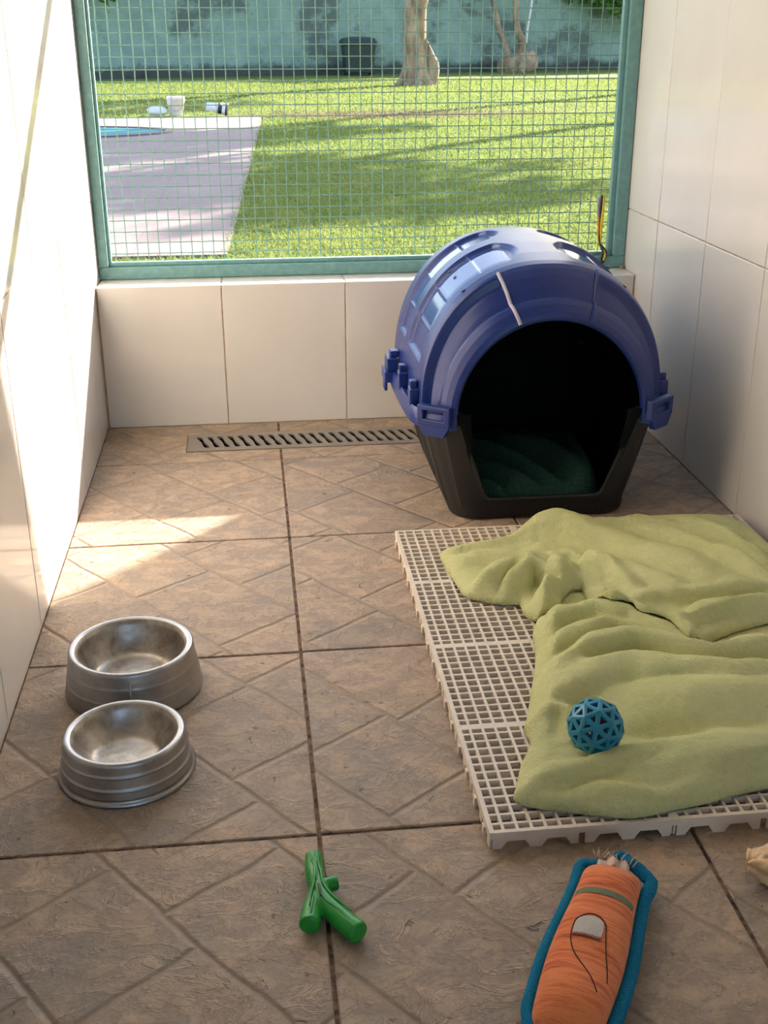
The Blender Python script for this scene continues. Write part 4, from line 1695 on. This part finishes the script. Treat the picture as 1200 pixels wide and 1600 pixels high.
MB().tube(catmull([(-.0075, -1.482 + 1.48, .0232), (-.0065, -1.492 + 1.48, .0236), (-.0052, -1.502 + 1.48, .0228)], 4), .0016, 8).build('dark_slit', plain('dark_green_rubber', (8, 74, 18), .5, nscale=50), gt, True)

# ------------------------------------------------------------------ plush toy
A0, dU, dN = Vector((.332, -1.493, 0)), Vector((-.475, -.880, 0)), Vector((.880, -.475, 0))
pl = empty('plush_toy', (.276, -1.595, 0), 'orange striped plush roll toy with teal blue edging, frayed at its top end', 'dog toy')
pl.rotation_euler = (0, 0, math.atan2(-.475, .880))
UC = 0.116            # local origin along the axis
V0 = .0025


def PL(u, v, z):
    """local: x across, y up the toy (towards the frayed end), z up"""
    return (v + V0, -(u - UC), z)


U0, U1, HWB, HH = .016, .262, .036, .0235


def half_w(u):
    t = (u - U0) / (U1 - U0)
    e = min(1, max(0, min(t, 1 - t)) / .10)
    return (HWB + .003 * math.cos(t * 6.2 + 2.6)) * (1 - (1 - e) ** 2.6 * .22)


def half_h(u):
    t = (u - U0) / (U1 - U0)
    e = min(1, max(0.0, min(t * 1.25, 1 - t)) / .20)
    return HH * math.sqrt(max(1e-4, 1 - (1 - e) ** 2)) * (1 + .06 * math.sin(t * 17)) + .0012


def top_z(u, v):
    w = half_w(u)
    q = min(1, abs(v) / w)
    return HH + .0035 + half_h(u) * (1 - q ** 2.3) ** .5


rows = []
for i in range(61):
    u = U0 + (U1 - U0) * i / 60
    w, h = half_w(u), half_h(u)
    row = []
    for j in range(40):
        a = 2 * math.pi * j / 40
        c, s = math.cos(a), math.sin(a)
        row.append(PL(u, w * math.copysign(abs(c) ** .88, c), HH + .0035 + h * math.copysign(abs(s) ** .95, s)))
    rows.append(row)
bd = MB().grid(rows, cv=True)
for i in (0, 60):
    o_ = len(bd.v)
    bd.v += rows[i]
    bd.f.append(tuple(o_ + k for k in range(40)))
    bd.mi.append(0)
bd.build('plush_body', M_carrot, pl, True)
# blue edging: soft flattened piping round the outline
def edging(pts, r, name='edging'):
    c_ = catmull([PL(*p) for p in pts], 6)
    rr = [r * (1 + .10 * noise.noise(Vector((i * .5, r * 900, 0)))) for i in range(len(c_))]
    return MB().tube(c_, rr, 12, flat=.9).build(name, M_trim, pl, True)


zz = .020
lefts = [(U0 + (U1 - U0) * k / 10, -half_w(U0 + (U1 - U0) * k / 10) - .0055, zz) for k in range(11)]
rights = [(U0 + (U1 - U0) * k / 10, half_w(U0 + (U1 - U0) * k / 10) + .0055, zz) for k in range(11)]
lefts[0] = (.010, -.040, zz)
rights[0] = (.010, .0405, zz)
edging([(.006, -.014, .027), (.008, -.026, .025), (.011, -.0385, .022)] + lefts[1:] + [(.270, -.036, .016), (.272, -.020, .012)], .0072)
edging([(-.012, .002, .026), (-.004, .018, .028), (.004, .032, .025), (.014, .0415, .022)] + rights[1:] + [(.270, .036, .016), (.272, .018, .012), (.272, -.012, .012)], .0078)
# frayed opening: a ragged flap and loose threads
rows = []
for i in range(9):
    row = []
    for j in range(15):
        s, t = j / 14, i / 8
        rag = .005 * noise.noise(Vector((s * 9, 1.3, 0))) * t
        row.append(PL(.022 - .030 * t + rag, -.020 + .036 * s, .034 + .006 * math.sin(s * 3.14) - .010 * t * t + .003 * math.sin(s * 14 + t * 3)))
    rows.append(row)
fl_o = MB().grid(rows).build('frayed_flap', M_fray, pl, True)
so = fl_o.modifiers.new('thickness', 'SOLIDIFY')
so.thickness = .0025
rr_ = random.Random(5)
th_ = MB()
for k in range(46):
    s = rr_.uniform(-.024, .020)
    a = rr_.uniform(-.9, .9)
    ln_ = rr_.uniform(.006, .017)
    z_ = .026 + rr_.uniform(-.003, .008)
    th_.tube([PL(.004, s, z_), PL(.004 - ln_ * .6, s + math.sin(a) * ln_ * .5, z_ + rr_.uniform(.0, .005)), PL(.004 - ln_, s + math.sin(a) * ln_, z_ + rr_.uniform(-.004, .006))], [.0008, .0007, .0004], 5)
to = th_.build('loose_threads', M_fray, pl, True)
to['kind'] = 'stuff'
edging([(-.010, -.004, .030), (-.015, .004, .030), (-.012, .010, .029)], .0052, 'torn_edging')


def on_top(u, v, e=.0008):
    return PL(u, v, top_z(u, v) + e)


rows = []
for i in range(5):
    rows.append([on_top(.074 + .0022 * i, v) for v in np.linspace(-.031, .032, 25)])
band = MB().grid(rows).build('stripe', M_band, pl, True)
# white patch with a rounded top, red stitches below, dark outline thread
cu, cv = .1390, -.0035
pts_ = []
PWH = .0150
rows = []
for i in range(11):
    q = i / 10
    u = cu - .0165 + .030 * q
    w = PWH * math.sqrt(max(0.02, 1 - max(0, 1 - (u - (cu - .0165)) / .0135) ** 2))
    rows.append([on_top(u, cv + w * s, .0012) for s in np.linspace(-1, 1, 13)])
MB().grid(rows).build('patch', M_patch, pl, True)
zig = [on_top(cu + .0125 + (.0016 if k % 2 else -.0016), cv - PWH + PWH * 2 * k / 22, .002) for k in range(23)]
MB().tube(zig, .0006, 5).build('stitching', M_redthread, pl, True)
out_l = [(.219, .022), (.203, .012), (.178, -.009), (.160, -.0175), (.145, -.0197), (.130, -.0185), (.1215, -.0105), (.119, -.003), (.1215, .005), (.130, .0125), (.145, .0155), (.165, .020), (.185, .0255), (.200, .0285)]
MB().tube(catmull([on_top(u, v, .0006) for u, v in out_l], 6), .0006, 5).build('outline_thread', M_blackthread, pl, True)

# ------------------------------------------------------------------ rawhide chew
bmx = bmesh.new()
bmesh.ops.create_icosphere(bmx, subdivisions=5, radius=1)
for v in bmx.verts:
    p = v.co.copy()
    q = Vector((p.x * .050, p.y * .026, p.z * .021))
    # knotted end: lobes at the left, twisted folds along the body
    lob = .007 * max(0, -p.x) * math.sin(math.atan2(p.z, p.y) * 3 + .6)
    tw_ = .0030 * math.sin(math.atan2(p.z, p.y) * 4 + p.x * 7)
    nn = .006 * noise.noise(p * 2.6) + .003 * noise.noise(p * 6)
    q += Vector((0.002 * math.sin(p.y * 9) * (p.x < -.5), p.y, p.z)).normalized() * (lob + tw_ + nn)
    v.co = q
ch_mb = MB().from_bm(bmx)
ca, sa = math.cos(math.radians(-14)), math.sin(math.radians(-14))
ch_mb.v = [(x * ca - y * sa, x * sa + y * ca, z) for x, y, z in ch_mb.v]
zmin = min(v[2] for v in ch_mb.v)
tag(ch_mb.build('rawhide_chew', M_chew, None, True, (.531, -1.520, -zmin)), 'knotted beige rawhide chew on the floor at the right edge', 'dog chew')

# ------------------------------------------------------------------ cord tied to the mesh
cd = empty('cord', (.855, FY + .01, .42), 'yellow, black and orange cord hanging from the mesh beside the right window post', 'cord')
yc = FY + .031


def cpt(pts, r, name, m):
    return MB().tube(catmull([(x - .855, y - FY - .01, z - .42) for x, y, z in pts], 6), r, 8).build(name, m, cd, True)


cpt([(.848, yc, .530), (.8465, yc - .002, .50), (.845, yc - .003, .455), (.846, yc, .42), (.8465, yc - .004, .405)], .0036, 'yellow_strand', M_yellow)
cpt([(.844, yc + .001, .530), (.8415, yc - .002, .50), (.8405, yc, .46), (.842, yc - .001, .42), (.845, yc - .004, .405)], .0030, 'black_strand', M_blackcord)
cpt([(.8385, yc, .490), (.8375, yc - .001, .462), (.8405, yc, .425), (.844, yc - .003, .407)], .0030, 'orange_strand', M_orange)
cpt([(.8355, yc, .525), (.8350, yc - .001, .500), (.8365, yc, .475)], .0034, 'violet_strand', M_violet)
cpt([(.845, yc - .004, .408), (.852, yc - .020, .398), (.853, yc - .036, .388), (.848, FY - .004, .374), (.845, FY - .004, .366), (.842, FY - .004, .376), (.844, yc - .034, .392), (.845, yc - .006, .406)], .0028, 'end_loop', M_blackcord)
cpt([(.849, yc - .010, .400), (.850, yc - .036, .388), (.8455, FY - .006, .372)], .0022, 'yellow_loop', M_yellow)

# dry leaf scrap at the right end of the sill
bmx = bmesh.new()
bmesh.ops.create_icosphere(bmx, subdivisions=2, radius=1)
for v in bmx.verts:
    v.co = Vector((v.co.x * .006, v.co.y * .006, v.co.z * .005)) * (1 + .5 * noise.noise(v.co * 2.1))
tag(MB().from_bm(bmx).build('dirt_clump', M_rust, None, False, (.896, FY - .008, HW + .0045)), 'small dark dirt clump on the sill in the right corner of the window', 'dirt')
